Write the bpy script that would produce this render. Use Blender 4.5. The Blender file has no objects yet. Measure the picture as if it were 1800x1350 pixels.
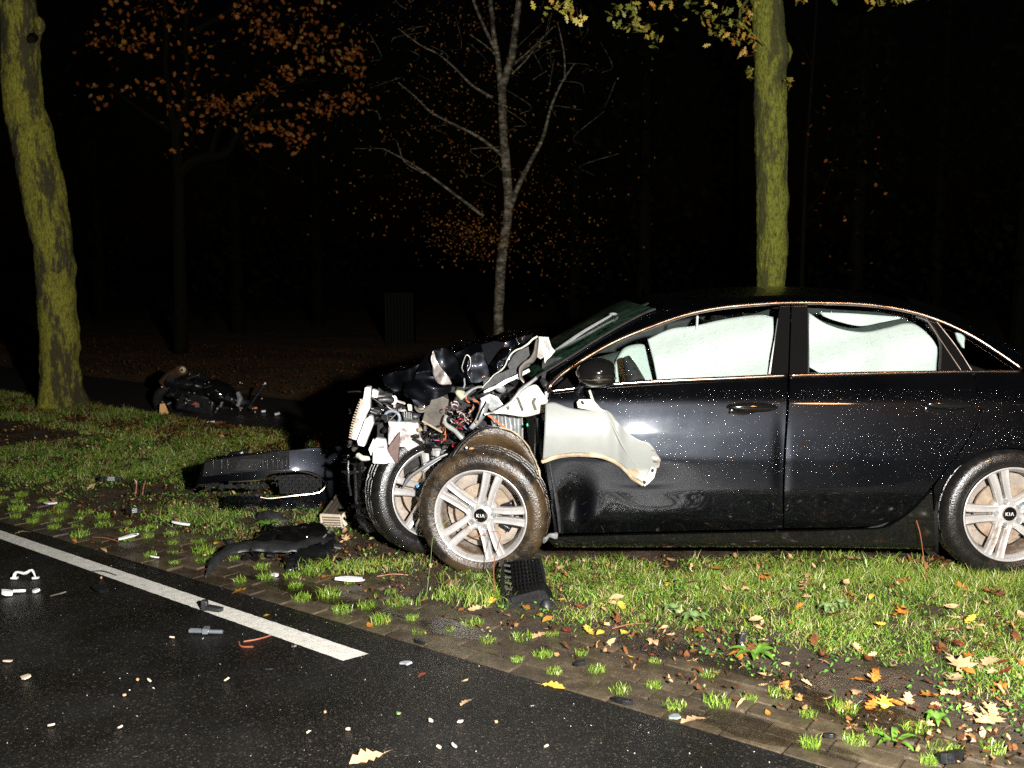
import bpy, math, random
import numpy as np
from mathutils import Vector, Matrix, Euler, noise
C = bpy.context
sc = C.scene
rnd = random.Random(7)
rng = np.random.default_rng(7)

# ------------------------------------------------------------------ camera, sky, lamps
F = 1764.0
PITCH = math.atan(205 / F)
cam = bpy.data.objects.new('camera', bpy.data.cameras.new('camera'))
C.collection.objects.link(cam)
cam.location = (0, 0, 1.5)
cam.rotation_euler = (math.radians(90) - PITCH, 0, 0)
cam.data.sensor_width = 36
cam.data.lens = 36 * F / 1800
cam.data.clip_end = 800
cam.data.dof.use_dof = True
cam.data.dof.focus_distance = 4.85
cam.data.dof.aperture_fstop = 4.5
sc.camera = cam
world = bpy.data.worlds.new('World'); sc.world = world
world.use_nodes = True
wn = world.node_tree.nodes
sky = wn.new('ShaderNodeTexSky'); sky.sky_type = 'NISHITA'; sky.sun_disc = False
sky.sun_elevation = math.radians(1); sky.sun_rotation = math.radians(200)
world.node_tree.links.new(sky.outputs[0], wn['Background'].inputs[0])
wn['Background'].inputs[1].default_value = 0.0004

def lamp(name, kind, loc, energy, col, size):
    l = bpy.data.lights.new(name, kind); l.energy = energy; l.color = col
    l.shadow_soft_size = size
    o = bpy.data.objects.new(name, l); o.location = loc
    C.collection.objects.link(o); return o
flash = lamp('flash_lamp', 'POINT', (0.76, 0.15, 1.70), 3500, (1.0, .975, .94), .045)
street = lamp('street_lamp_light', 'SPOT', (4.4, -7.5, 6.6), 1500, (1.0, .47, .17), .5)
street.data.spot_size = math.radians(16); street.data.spot_blend = .6
street.rotation_euler = (Vector((1.7, 4.7, .9)) - street.location).to_track_quat('-Z', 'Y').to_euler()
sc.view_settings.view_transform = 'Standard'
sc.view_settings.look = 'None'
sc.view_settings.exposure = 0.1
sc.view_settings.gamma = 1
sc.render.engine = 'CYCLES'
sc.cycles.max_bounces = 8
sc.cycles.transparent_max_bounces = 16
sc.cycles.sample_clamp_indirect = 4
sc.cycles.use_denoising = False

# ------------------------------------------------------------------ pixel -> place
cp, sp_ = math.cos(PITCH), math.sin(PITCH)
FWD = Vector((0, cp, -sp_)); UP = Vector((0, sp_, cp)); CAM = Vector((0, 0, 1.5))
def ray(px, py): return FWD + Vector((1, 0, 0)) * ((px - 900) / F) + UP * ((675 - py) / F)
def W(px, py, Y):
    r = ray(px, py); return CAM + r * (Y / r.y)
def G(px, py, z=0.0):
    r = ray(px, py); return CAM + r * ((z - 1.5) / r.z)
_sz = [0.0, .10, .18, .30, .45, .60, .72, .80, .872, .885, .98, 1.0, 1.34, 1.42, 1.6]
_sy = [4.85, 4.80, 4.715, 4.682, 4.664, 4.667, 4.684, 4.700, 4.717, 4.723, 4.779, 4.79, 4.960, 5.02, 5.3]
_zz = np.linspace(0, 1.6, 801)
_yy = np.interp(_zz, _sz, _sy)
_k = np.ones(11) / 11
_ys = np.convolve(np.pad(_yy, 5, mode='edge'), _k, mode='valid')
def secY(z): return float(np.interp(z, _zz, _ys))
DENT = []
def dent(px, py):
    return sum(a * math.exp(-((px - x) / sx) ** 2 - ((py - y) / sy) ** 2) for x, y, sx, sy, a in DENT)
def S(px, py, e=0.0):
    Y = 4.72
    for _ in range(5):
        q = W(px, py, Y)
        Y = secY(q.z) + e - .045 * (q.x - .55)
    d = dent(px, py)
    p = W(px, py, Y)
    return Vector((p.x, p.y + d, p.z))

# ------------------------------------------------------------------ mesh helpers
def crom(pts, n):
    pts = [Vector(p) for p in pts]
    L = [0]
    for a, b in zip(pts, pts[1:]): L.append(L[-1] + (b - a).length)
    out = []
    for i in range(n):
        t = L[-1] * i / (n - 1)
        k = 0
        while k < len(pts) - 2 and L[k + 1] < t: k += 1
        u = (t - L[k]) / max(1e-9, L[k + 1] - L[k])
        p1, p2 = pts[k], pts[k + 1]
        p0 = pts[k - 1] if k > 0 else p1 * 2 - p2
        p3 = pts[k + 2] if k + 2 < len(pts) else p2 * 2 - p1
        out.append(.5 * ((2 * p1) + (p2 - p0) * u + (2 * p0 - 5 * p1 + 4 * p2 - p3) * u * u + (3 * p1 - p0 - 3 * p2 + p3) * u ** 3))
    return out
def lin(pts, n):
    pts = [Vector(p) for p in pts]; L = [0]
    for a, b in zip(pts, pts[1:]): L.append(L[-1] + (b - a).length)
    out = []
    for i in range(n):
        t = L[-1] * i / (n - 1); k = 0
        while k < len(pts) - 2 and L[k + 1] < t: k += 1
        u = (t - L[k]) / max(1e-9, L[k + 1] - L[k])
        out.append(pts[k].lerp(pts[k + 1], u))
    return out

def coll(o): C.collection.objects.link(o); return o
class MB:
    def __init__(s): s.v = []; s.f = []
    def add(s, v, f):
        b = len(s.v); s.v += [Vector(p) for p in v]; s.f += [tuple(i + b for i in q) for q in f]; return s
    def box(s, c, d, R=None, taper=1.0):
        hx, hy, hz = d[0] / 2, d[1] / 2, d[2] / 2
        vs = []
        for z in (-1, 1):
            t = taper if z > 0 else 1
            for x, y in ((-1, -1), (1, -1), (1, 1), (-1, 1)): vs.append(Vector((x * hx * t, y * hy * t, z * hz)))
        if R is not None: vs = [R @ v for v in vs]
        vs = [v + Vector(c) for v in vs]
        return s.add(vs, [(3, 2, 1, 0), (4, 5, 6, 7), (0, 1, 5, 4), (1, 2, 6, 5), (2, 3, 7, 6), (3, 0, 4, 7)])
    def grid(s, rows, closed=False):
        n = len(rows[0]); v = [p for r in rows for p in r]; f = []
        for i in range(len(rows) - 1):
            for j in range(n if closed else n - 1):
                k = (j + 1) % n
                f.append((i * n + j, i * n + k, (i + 1) * n + k, (i + 1) * n + j))
        return s.add(v, f)
    def tube(s, path, r, n=8, seg=None, flat=1.0, caps=True):
        path = [Vector(p) for p in path]
        if seg: path = crom(path, seg)
        m = len(path)
        if not isinstance(r, (list, tuple)): r = [r] * m
        elif len(r) != m:
            r = list(np.interp(np.linspace(0, 1, m), np.linspace(0, 1, len(r)), r))
        t0 = (path[1] - path[0]).normalized()
        a = t0.orthogonal().normalized()
        rows = []
        for i, p in enumerate(path):
            t = (path[min(i + 1, m - 1)] - path[max(i - 1, 0)]).normalized()
            a = (a - t * a.dot(t)).normalized(); b = t.cross(a)
            rows.append([p + (a * math.cos(q) + b * math.sin(q) * flat) * r[i] for q in [2 * math.pi * k / n for k in range(n)]])
        b0 = len(s.v)
        s.grid(rows, closed=True)
        if caps:
            s.f.append(tuple(b0 + k for k in reversed(range(n)))); s.f.append(tuple(b0 + (m - 1) * n + k for k in range(n)))
        return s
    def lathe(s, prof, n=48, M=None, close=False):
        # profile (r, y) around local Y axis; outer face looks to -Y
        rows = []
        for r, y in prof:
            rows.append([Vector((r * math.cos(2 * math.pi * k / n), y, r * math.sin(2 * math.pi * k / n))) for k in range(n)])
        if close: rows.append(rows[0])
        if M is not None: rows = [[M @ p for p in r] for r in rows]
        return s.grid(rows, closed=True)
    def prism(s, poly, off):
        poly = [Vector(p) for p in poly]; off = Vector(off); n = len(poly)
        return s.add(poly + [p + off for p in poly], [tuple(range(n)), tuple(reversed(range(n, 2 * n)))] + [(i, i + n, (i + 1) % n + n, (i + 1) % n) for i in range(n)])
    def ball(s, c, r, n=10, m=6, R=None):
        rr = (r, r, r) if not hasattr(r, '__len__') else r
        rows = []
        for i in range(m + 1):
            th = math.pi * (.02 + .96 * i / m)
            row = []
            for k in range(n):
                ph = 2 * math.pi * k / n
                p = Vector((rr[0] * math.sin(th) * math.cos(ph), rr[1] * math.sin(th) * math.sin(ph), rr[2] * math.cos(th)))
                if R is not None: p = R @ p
                row.append(p + Vector(c))
            rows.append(row)
        b0 = len(s.v); s.grid(rows, closed=True)
        s.f.append(tuple(b0 + k for k in range(n))); s.f.append(tuple(b0 + m * n + k for k in reversed(range(n))))
        return s
    def build(s, name, mat, parent=None, smooth=True, bevel=0, solid=0, sub=0, angle=40, loc=None, crumple=0, csc=8, off=-1, local=False):
        v = s.v
        if crumple: v = [p + noise.noise_vector(p * csc) * crumple for p in v]
        base = Vector((0, 0, 0))
        if parent is not None:
            q = parent
            while q is not None: base = base + q.location; q = q.parent
            if local: base = Vector((0, 0, 0))
        elif loc is not None: base = Vector(loc)
        me = bpy.data.meshes.new(name)
        me.from_pydata([tuple(p - base) for p in v], [], s.f)
        me.validate(); me.update()
        if smooth:
            me.shade_smooth()
            if angle < 180:
                try: me.set_sharp_from_angle(angle=math.radians(angle))
                except Exception: pass
        if mat: me.materials.append(mat)
        o = coll(bpy.data.objects.new(name, me))
        if parent is not None: o.parent = parent
        elif loc is not None: o.location = loc
        if solid:
            m = o.modifiers.new('s', 'SOLIDIFY'); m.thickness = solid; m.offset = off; m.use_even_offset = False
        if bevel:
            m = o.modifiers.new('b', 'BEVEL'); m.width = bevel; m.segments = 2; m.limit_method = 'ANGLE'
        if sub:
            m = o.modifiers.new('u', 'SUBSURF'); m.levels = sub; m.render_levels = sub
        return o

def tag(o, label=None, cat=None, group=None, kind=None):
    if label: o['label'] = label
    if cat: o['category'] = cat
    if group: o['group'] = group
    if kind: o['kind'] = kind
    return o
def empty(name, loc, label=None, cat=None, group=None, parent=None, rot=None):
    o = coll(bpy.data.objects.new(name, None)); o.location = loc; o.empty_display_size = .1
    if parent is not None: o.parent = parent
    if rot is not None: o.rotation_euler = rot
    return tag(o, label, cat, group)
def copy_tree(o, parent=None):
    c = o.copy(); C.collection.objects.link(c); c.parent = parent
    for ch in list(o.children): copy_tree(ch, c)
    return c
def bulk(name, co, tris, mat, parent=None, attrs=None, smooth=False):
    co = np.asarray(co, dtype=np.float32); tris = np.asarray(tris, dtype=np.int32)
    me = bpy.data.meshes.new(name)
    me.vertices.add(len(co)); me.vertices.foreach_set('co', co.ravel())
    me.loops.add(tris.size); me.loops.foreach_set('vertex_index', tris.ravel())
    me.polygons.add(len(tris)); me.polygons.foreach_set('loop_start', np.arange(0, tris.size, 3, dtype=np.int32))
    me.update(calc_edges=True)
    if attrs:
        for k, a in attrs.items():
            at = me.attributes.new(k, 'FLOAT', 'POINT'); at.data.foreach_set('value', np.asarray(a, dtype=np.float32))
    if smooth: me.shade_smooth()
    me.materials.append(mat)
    o = coll(bpy.data.objects.new(name, me)); o.parent = parent
    return o

def panel(rails, nu, nv, fn, e=0.0, edge=.014, interp=crom, keep=None):
    """surface through rails given in picture points, laid on the body section by fn; edges turned inward"""
    R3 = [[Vector((p[0], p[1], 0)) for p in r] for r in rails]
    rows = [interp(r, nu) for r in R3]
    cols = [interp([rows[k][j] for k in range(len(rows))], nv) if len(rows) > 2 else lin([rows[0][j], rows[1][j]], nv) for j in range(nu)]
    g = [[fn(cols[j][i].x, cols[j][i].y, e) for j in range(nu)] for i in range(nv)]
    if edge:
        ex = Vector((0, edge, 0))
        g = [[r[0] + ex] + r + [r[-1] + ex] for r in g]
        g = [[p + ex for p in g[0]]] + g + [[p + ex for p in g[-1]]]
    m = MB(); m.grid(g)
    return m

# ------------------------------------------------------------------ materials
MATS = {}
class NT:
    def __init__(s, name):
        s.m = bpy.data.materials.new(name); s.m.use_nodes = True; s.t = s.m.node_tree; s.n = s.t.nodes
        s.b = s.n['Principled BSDF']; s.out = s.n['Material Output']
    def new(s, t, **k):
        n = s.n.new(t)
        for a, b in k.items(): setattr(n, a, b)
        return n
    def link(s, a, b): s.t.links.new(a, b)
    def coords(s, scale=(1, 1, 1)):
        tc = s.new('ShaderNodeTexCoord'); mp = s.new('ShaderNodeMapping'); mp.inputs['Scale'].default_value = scale
        s.link(tc.outputs['Object'], mp.inputs[0]); return mp.outputs[0]
    def noise(s, scale, detail=4, rough=.6, vec=None, dist=0):
        n = s.new('ShaderNodeTexNoise'); n.inputs['Scale'].default_value = scale; n.inputs['Detail'].default_value = detail
        n.inputs['Roughness'].default_value = rough; n.inputs['Distortion'].default_value = dist
        s.link(vec if vec is not None else s.coords(), n.inputs['Vector']); return n.outputs['Fac']
    def vor(s, scale, vec=None, out='Distance'):
        n = s.new('ShaderNodeTexVoronoi'); n.inputs['Scale'].default_value = scale
        s.link(vec if vec is not None else s.coords(), n.inputs['Vector']); return n.outputs[out]
    def ramp(s, fac, stops, interp='LINEAR'):
        r = s.new('ShaderNodeValToRGB'); r.color_ramp.interpolation = interp
        e = r.color_ramp.elements
        while len(e) < len(stops): e.new(.5)
        for i, (p, c) in enumerate(stops):
            e[i].position = p; e[i].color = (c, c, c, 1) if not hasattr(c, '__len__') else (*c, 1)
        s.link(fac, r.inputs[0]); return r.outputs[0]
    def mix(s, fac, a, b):
        m = s.new('ShaderNodeMix', data_type='RGBA')
        for sock, v in ((m.inputs[0], fac), (m.inputs[6], a), (m.inputs[7], b)):
            if hasattr(v, 'is_linked') or hasattr(v, 'links'): s.link(v, sock)
            elif hasattr(v, '__len__'): sock.default_value = (*v, 1)
            else: sock.default_value = v
        return m.outputs[2]
    def attr(s, name):
        a = s.new('ShaderNodeAttribute'); a.attribute_name = name; return a.outputs['Fac']
    def bump(s, h, strength=.3, dist=.01):
        b = s.new('ShaderNodeBump'); b.inputs['Strength'].default_value = strength; b.inputs['Distance'].default_value = dist
        s.link(h, b.inputs['Height']); s.link(b.outputs[0], s.b.inputs['Normal']); return b
    def set(s, **k):
        for a, v in k.items():
            i = s.b.inputs[a.replace('_', ' ')]
            if hasattr(v, 'links'): s.link(v, i)
            elif hasattr(v, '__len__'): i.default_value = (*v, 1) if len(v) == 3 else v
            else: i.default_value = v
        return s

def simple(name, col, rough=.5, metal=0, coat=0, var=.25, sc_=18, bump=.15, bs=60, dirt=None, dirtmin=.5, bd=.004, spec=.5, dsc=6):
    t = NT(name); t.b.inputs['Specular IOR Level'].default_value = spec
    nz = t.noise(sc_, 5)
    c2 = tuple(min(1, c * (1 + var)) for c in col); c1 = tuple(c * (1 - var) for c in col)
    colr = t.ramp(nz, [(.3, c1), (.7, c2)])
    if dirt:
        d = t.ramp(t.noise(dsc, 7, .7), [(dirtmin, 0.0), (dirtmin + .12, 1.0)])
        colr = t.mix(d, colr, dirt)
    t.set(Base_Color=colr, Metallic=metal, Coat_Weight=coat)
    t.set(Roughness=t.ramp(t.noise(sc_ * 2.3, 3), [(.3, max(.02, rough - .1)), (.7, min(1, rough + .12))]))
    if bump: t.bump(t.noise(bs, 4), bump, bd)
    return t.m

# paint: near-black metallic with clear coat, wet film and grime
t = NT('black_metallic_paint')
gr = t.noise(2.2, 6, .65)
spk = t.vor(900)
t.set(Base_Color=t.ramp(gr, [(.35, (.0022, .0027, .0038)), (.7, (.0042, .0048, .0062))]), Metallic=.85,
      Roughness=t.ramp(t.noise(5, 5, .7), [(.3, .30), (.7, .40)]), Coat_Weight=.5, Coat_Roughness=.045)
t.b.inputs['Specular IOR Level'].default_value = .16
bm = t.bump(t.noise(160, 2), .05, .002)
M_paint = t.m
t = NT('gloss_black_trim'); t.set(Base_Color=(.004, .0038, .0038), Roughness=.10, Coat_Weight=.5, Coat_Roughness=.05); t.bump(t.noise(9, 2), .04, .01); M_gloss = t.m
t = NT('chrome_trim'); t.set(Base_Color=t.ramp(t.noise(14, 3), [(.35, (.22, .165, .13)), (.65, (.40, .32, .27))]), Metallic=1.0, Roughness=.26); M_chrome = t.m  # warm bronze tint paints the orange lamp's reflection into the chrome
M_alloy = simple('silver_alloy', (.46, .445, .43), .36, .55, .2, .10, 12, .12, 220, dirt=(.20, .135, .08), dirtmin=.60)
M_alloyin = simple('dirty_rim_barrel', (.27, .23, .19), .5, .3, 0, .25, 14, .2, 150, dirt=(.12, .075, .04), dirtmin=.5)
M_tyre = simple('wet_muddy_rubber', (.010, .008, .006), .33, 0, .15, .4, 10, .6, 90, dirt=(.042, .027, .013), dirtmin=.43, bd=.006)
M_tyre2 = simple('wet_black_rubber', (.007, .0065, .006), .28, 0, .3, .4, 10, .5, 130, dirt=(.022, .014, .008), dirtmin=.60)
M_disc = simple('rusty_brake_disc', (.26, .205, .15), .45, .3, 0, .25, 20, .2, 100, dirt=(.2, .1, .05), dirtmin=.55)
M_rubber = simple('black_rubber_seal', (.012, .012, .012), .45)
M_plastic = simple('black_plastic', (.006, .006, .0065), .30, 0, .1, .3, 30, .25, 160)
M_plastic2 = simple('grey_black_plastic', (.016, .016, .0165), .42, 0, 0, .3, 30, .3, 160)
M_matte = simple('matte_black_plastic', (.004, .004, .004), .7, spec=.14)
M_webgrey = simple('dull_dark_grey_sheet', (.028, .028, .028), .6, spec=.2, bump=0)
M_dark = simple('dark_interior', (.004, .004, .004), .8)
M_primer = simple('grey_green_primer', (.185, .195, .18), .42, 0, 0, .07, 5, .12, 20, dirt=(.30, .25, .16), dirtmin=.62)
M_cream = simple('cream_underseal_metal', (.38, .39, .32), .45, 0, 0, .06, 8, .2, 40, dirt=(.20, .16, .11), dirtmin=.62)
M_silver = simple('bare_grey_metal', (.25, .26, .26), .34, .4, 0, .2, 14, .3, 50, dirt=(.14, .12, .10), dirtmin=.56)
M_white = simple('dirty_white_plastic', (.36, .34, .325), .45, 0, 0, .08, 14, .25, 60, dsc=19, dirt=(.10, .065, .055), dirtmin=.50)
M_whitec = simple('white_plastic', (.55, .54, .52), .4, 0, 0, .08, 10, .3, 60)
M_greyplate = simple('scuffed_grey_metal_plate', (.10, .09, .077), .42, .3, 0, .35, 16, .2, 60)
M_mud = simple('muddy_wheel_liner', (.045, .028, .013), .32, 0, .3, .5, 9, .6, 45, dirt=(.020, .013, .008), dirtmin=.55, bd=.01)
M_wire = {}
for n_, c_ in (('orange', (.5, .13, .04)), ('red', (.28, .02, .03)), ('blue', (.03, .05, .18)), ('white', (.42, .36, .34)), ('pink', (.30, .17, .14)), ('black', (.015, .015, .015))):
    M_wire[n_] = simple(n_ + '_cable', c_, .4, bump=0)
t = NT('torn_metal_edge'); t.set(Base_Color=t.ramp(t.noise(25, 4), [(.3, (.30, .22, .17)), (.65, (.75, .72, .70))]), Metallic=.7, Roughness=.3); t.bump(t.noise(30, 3), .3, .01); M_torn = t.m
t = NT('brown_grimy_lip'); t.set(Base_Color=t.ramp(t.noise(8, 5), [(.3, (.13, .085, .045)), (.65, (.36, .30, .20))]), Roughness=.5); t.bump(t.noise(60, 3), .3, .005); M_lip = t.m
def facing(t):
    lw = t.new('ShaderNodeLayerWeight'); lw.inputs['Blend'].default_value = .5
    p = t.new('ShaderNodeMath', operation='POWER'); p.inputs[1].default_value = 4
    t.link(lw.outputs['Facing'], p.inputs[0])
    q = t.new('ShaderNodeMath', operation='MULTIPLY_ADD'); q.inputs[1].default_value = .9; q.inputs[2].default_value = .04
    t.link(p.outputs[0], q.inputs[0]); return q.outputs[0]
def glassmat(name, tint, rough=.03, diff=None, dfac=0.0):
    t = NT(name); t.n.remove(t.b)
    tr = t.new('ShaderNodeBsdfTransparent'); tr.inputs[0].default_value = (*tint, 1)
    gl = t.new('ShaderNodeBsdfGlossy'); gl.inputs['Roughness'].default_value = rough
    fr = facing(t)
    mx = t.new('ShaderNodeMixShader'); t.link(fr, mx.inputs[0]); t.link(tr.outputs[0], mx.inputs[1]); t.link(gl.outputs[0], mx.inputs[2])
    res = mx.outputs[0]
    if diff:
        df = t.new('ShaderNodeBsdfDiffuse'); df.inputs[0].default_value = (*diff, 1)
        m2 = t.new('ShaderNodeMixShader')
        v = t.coords((1.2, 5.5, 5.5))
        fac = t.ramp(t.noise(4.5, 7, .75, vec=v, dist=1.5), [(.42, .03), (.62, dfac)])
        t.link(fac, m2.inputs[0]); t.link(res, m2.inputs[1]); t.link(df.outputs[0], m2.inputs[2]); res = m2.outputs[0]
    t.link(res, t.out.inputs[0]); return t.m
M_glass = glassmat('green_tinted_glass', (.86, .94, .905))
M_wind = glassmat('shattered_green_windscreen', (.30, .48, .38), .10, (.035, .085, .052), .7)
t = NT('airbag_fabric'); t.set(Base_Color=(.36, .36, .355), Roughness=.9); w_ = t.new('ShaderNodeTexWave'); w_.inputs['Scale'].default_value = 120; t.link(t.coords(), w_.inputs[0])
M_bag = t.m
M_bagdim = simple('dim_far_panel', (.03, .035, .033), .8)  # opaque panels in the far windows, the cabin's dimness put into their colour
t = NT('water_drop'); t.set(Base_Color=(.50, .51, .53), Metallic=1.0, Roughness=.19); M_drop = t.m

# plants
def leafmat(name, stops, rough=.4, trans=.25, spec=.5, use='tint'):
    t = NT(name)
    a = t.attr(use) if use else t.noise(7, 4)
    col = t.ramp(a, stops)
    if use is None:
        col = t.mix(t.ramp(t.noise(60, 3), [(.45, 0.), (.62, .6)]), col, tuple(c * .35 for c in stops[0][1]))
    t.set(Base_Color=col, Roughness=rough)
    t.b.inputs['Specular IOR Level'].default_value = spec
    if trans:
        tl = t.new('ShaderNodeBsdfTranslucent'); t.link(col, tl.inputs[0])
        mx = t.new('ShaderNodeMixShader'); mx.inputs[0].default_value = trans
        t.link(t.b.outputs[0], mx.inputs[1]); t.link(tl.outputs[0], mx.inputs[2]); t.link(mx.outputs[0], t.out.inputs[0])
    return t.m
M_grass = leafmat('wet_grass_blade', [(0, (.035, .07, .010)), (.3, (.09, .165, .018)), (.6, (.20, .33, .032)), (.8, (.38, .44, .08)), (.9, (.46, .40, .16)), (1, (.60, .48, .28))], .34, .3)
M_weed = leafmat('broad_green_leaf', [(0, (.04, .12, .02)), (.5, (.10, .24, .04)), (1, (.24, .40, .06))], .35, .25)
M_litter = leafmat('leaf_scraps', [(0, (.022, .012, .007)), (.35, (.07, .028, .012)), (.6, (.16, .065, .022)), (.8, (.30, .16, .06)), (1, (.50, .36, .20))], .33, .1)
LEAFM = {
    'brown': leafmat('brown_dead_leaf', [(.3, (.09, .035, .015)), (.7, (.20, .085, .034))], .32, .1, use=None),
    'orange': leafmat('orange_dead_leaf', [(.3, (.34, .12, .02)), (.7, (.58, .25, .05))], .35, .2, use=None),
    'yellow': leafmat('yellow_dead_leaf', [(.3, (.72, .45, .04)), (.7, (.80, .60, .10))], .35, .2, use=None),
    'tan': leafmat('tan_dead_leaf', [(.3, (.48, .29, .14)), (.7, (.68, .47, .26))], .4, .15, use=None),
    'red': leafmat('red_brown_dead_leaf', [(.3, (.12, .025, .014)), (.7, (.24, .055, .025))], .3, .1, use=None)}
M_maple = leafmat('maple_autumn_leaf', [(0, (.14, .025, .008)), (.5, (.33, .095, .018)), (.85, (.42, .18, .035)), (1, (.33, .26, .06))], .6, .2, .2)
M_birchleaf = leafmat('birch_autumn_leaf', [(0, (.12, .03, .01)), (.6, (.26, .10, .02)), (1, (.20, .17, .04))], .6, .2, .2)
M_oakleaf = leafmat('oak_yellow_green_leaf', [(0, (.05, .08, .02)), (.4, (.16, .17, .03)), (.75, (.40, .30, .05)), (1, (.50, .22, .04))], .4, .25)
M_darkleaf = leafmat('dark_conifer_needles', [(0, (.002, .003, .0015)), (1, (.007, .008, .004))], .9, .1, .02)

def barkmat(name, moss, bare, dark):
    t = NT(name)
    v = t.coords((1, 1, .30))
    base = t.ramp(t.noise(75, 8, .8, vec=v), [(.36, dark), (.5, moss), (.68, tuple(min(1, c * 1.7) for c in moss))])
    patch = t.ramp(t.noise(3.2, 7, .7, vec=t.coords((1.8, 1.8, .45))), [(.49, 0.), (.56, .92)])
    col = t.mix(patch, base, bare)
    spots = t.ramp(t.vor(38), [(.07, 1.), (.13, 0.)])
    col = t.mix(spots, col, (.24, .23, .12))
    t.set(Base_Color=col, Roughness=.85); t.b.inputs['Specular IOR Level'].default_value = .25
    t.bump(t.noise(70, 8, .8, vec=v), 1.0, .016)
    return t.m
M_moss = barkmat('mossy_oak_bark', (.17, .158, .018), (.030, .025, .013), (.014, .013, .005))
M_moss2 = barkmat('mossy_green_bark', (.165, .172, .022), (.050, .050, .016), (.016, .017, .005))
t = NT('birch_bark')
v = t.coords((1, 1, 2.2))
t.set(Base_Color=t.ramp(t.noise(9, 6, .7, vec=v), [(.44, (.03, .024, .012)), (.53, (.12, .10, .065)), (.68, (.30, .25, .17))]), Roughness=.8); t.bump(t.noise(30, 4), .5, .01); M_birch = t.m
M_bark = simple('dark_wet_bark', (.006, .0055, .003), .9, bump=.6, bs=40, spec=.02)
M_twig = simple('reddish_twig', (.22, .07, .035), .4)
M_twig2 = simple('pale_dead_stalk', (.36, .22, .12), .5)

# ------------------------------------------------------------------ ground
E0 = np.array([-.443, 3.908]); ANG = math.radians(36.5)
UX, UY = math.cos(ANG), -math.sin(ANG)          # along the road (to the right and nearer)
NX, NY = math.sin(ANG), math.cos(ANG)           # across, to the verge
def road(u, s): return (E0[0] + u * UX + s * NX, E0[1] + u * UY + s * NY)
def us(x, y):
    dx, dy = x - E0[0], y - E0[1]
    return dx * UX + dy * UY, dx * NX + dy * NY
def sheet(name, pts, mat, z):
    me = bpy.data.meshes.new(name); me.from_pydata([(x, y, z) for x, y in pts], [], [tuple(range(len(pts)))]); me.materials.append(mat)
    o = coll(bpy.data.objects.new(name, me)); return tag(o, kind='structure')
t = NT('wet_asphalt')
v1 = t.vor(190, out='Color')
sep = t.new('ShaderNodeSeparateColor'); t.link(v1, sep.inputs[0])
agg = t.ramp(sep.outputs[0], [(0, (.0025, .0023, .002)), (.6, (.006, .0055, .0048)), (.90, (.014, .0125, .010)), (.975, (.04, .035, .028)), (1, (.09, .08, .06))])
big = t.ramp(t.noise(1.3, 5), [(.35, (.5, .5, .5)), (.7, (.95, .9, .85))])
ml = t.new('ShaderNodeMix', data_type='RGBA', blend_type='MULTIPLY'); ml.inputs[0].default_value = 1; t.link(agg, ml.inputs[6]); t.link(big, ml.inputs[7])
t.set(Base_Color=ml.outputs[2], Roughness=t.ramp(t.noise(2.2, 5), [(.35, .34), (.65, .55)]))
t.bump(t.vor(190), .5, .005); M_asph = t.m
t = NT('wet_soil')
t.set(Base_Color=t.ramp(t.noise(9, 8, .75), [(.3, (.016, .010, .006)), (.5, (.050, .032, .017)), (.75, (.105, .072, .040))]), Roughness=t.ramp(t.noise(5, 5), [(.4, .30), (.65, .75)]))
t.bump(t.noise(35, 8, .8), .9, .03); M_soil = t.m
t = NT('forest_floor')
t.set(Base_Color=t.ramp(t.noise(6, 8, .8), [(.35, (.03, .035, .008)), (.5, (.08, .05, .015)), (.6, (.22, .075, .02)), (.75, (.12, .04, .012))]), Roughness=.6)
t.bump(t.noise(25, 8, .8), .9, .05); M_floor = t.m
t = NT('wet_paver')
oi = t.new('ShaderNodeObjectInfo')
pc = t.ramp(t.noise(13, 6, .7), [(.3, (.026, .019, .012)), (.55, (.062, .048, .031)), (.78, (.12, .094, .064))])
mm = t.new('ShaderNodeMix', data_type='RGBA', blend_type='MULTIPLY'); mm.inputs[0].default_value = 1
t.link(pc, mm.inputs[6]); t.link(t.ramp(oi.outputs['Random'], [(0, (.65, .62, .6)), (1, (1.25, 1.22, 1.15))]), mm.inputs[7])
geo = t.new('ShaderNodeNewGeometry')
mud = t.ramp(t.noise(3.3, 8, .75, vec=geo.outputs['Position']), [(.50, 0.), (.62, .75)])
col_ = t.mix(mud, mm.outputs[2], (.022, .014, .008))
t.set(Base_Color=col_, Roughness=t.ramp(t.noise(2.6, 6, .7, vec=geo.outputs['Position']), [(.38, .10), (.60, .55)]))
t.bump(t.noise(90, 5, .8), .55, .006); M_paver = t.m
t = NT('worn_white_road_paint')
wc = t.ramp(t.noise(22, 7, .7), [(.3, (.44, .42, .37)), (.62, (.66, .64, .58))])
wc = t.mix(t.ramp(t.noise(170, 4, .8), [(.60, 0.), (.66, .8)]), wc, (.12, .11, .09))
t.set(Base_Color=wc, Roughness=.5); t.bump(t.noise(190, 4), .6, .005); M_line = t.m
t = NT('water'); t.n.remove(t.b)
tr = t.new('ShaderNodeBsdfTransparent'); tr.inputs[0].default_value = (.75, .73, .68, 1)
gl = t.new('ShaderNodeBsdfGlossy'); gl.inputs['Roughness'].default_value = .04
bn = t.new('ShaderNodeBump'); bn.inputs['Strength'].default_value = .25; bn.inputs['Distance'].default_value = .01
t.link(t.noise(45, 3), bn.inputs['Height']); t.link(bn.outputs[0], gl.inputs['Normal'])
fr = facing(t)
mx = t.new('ShaderNodeMixShader'); t.link(fr, mx.inputs[0]); t.link(tr.outputs[0], mx.inputs[1]); t.link(gl.outputs[0], mx.inputs[2]); t.link(mx.outputs[0], t.out.inputs[0])
M_water = t.m

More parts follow.
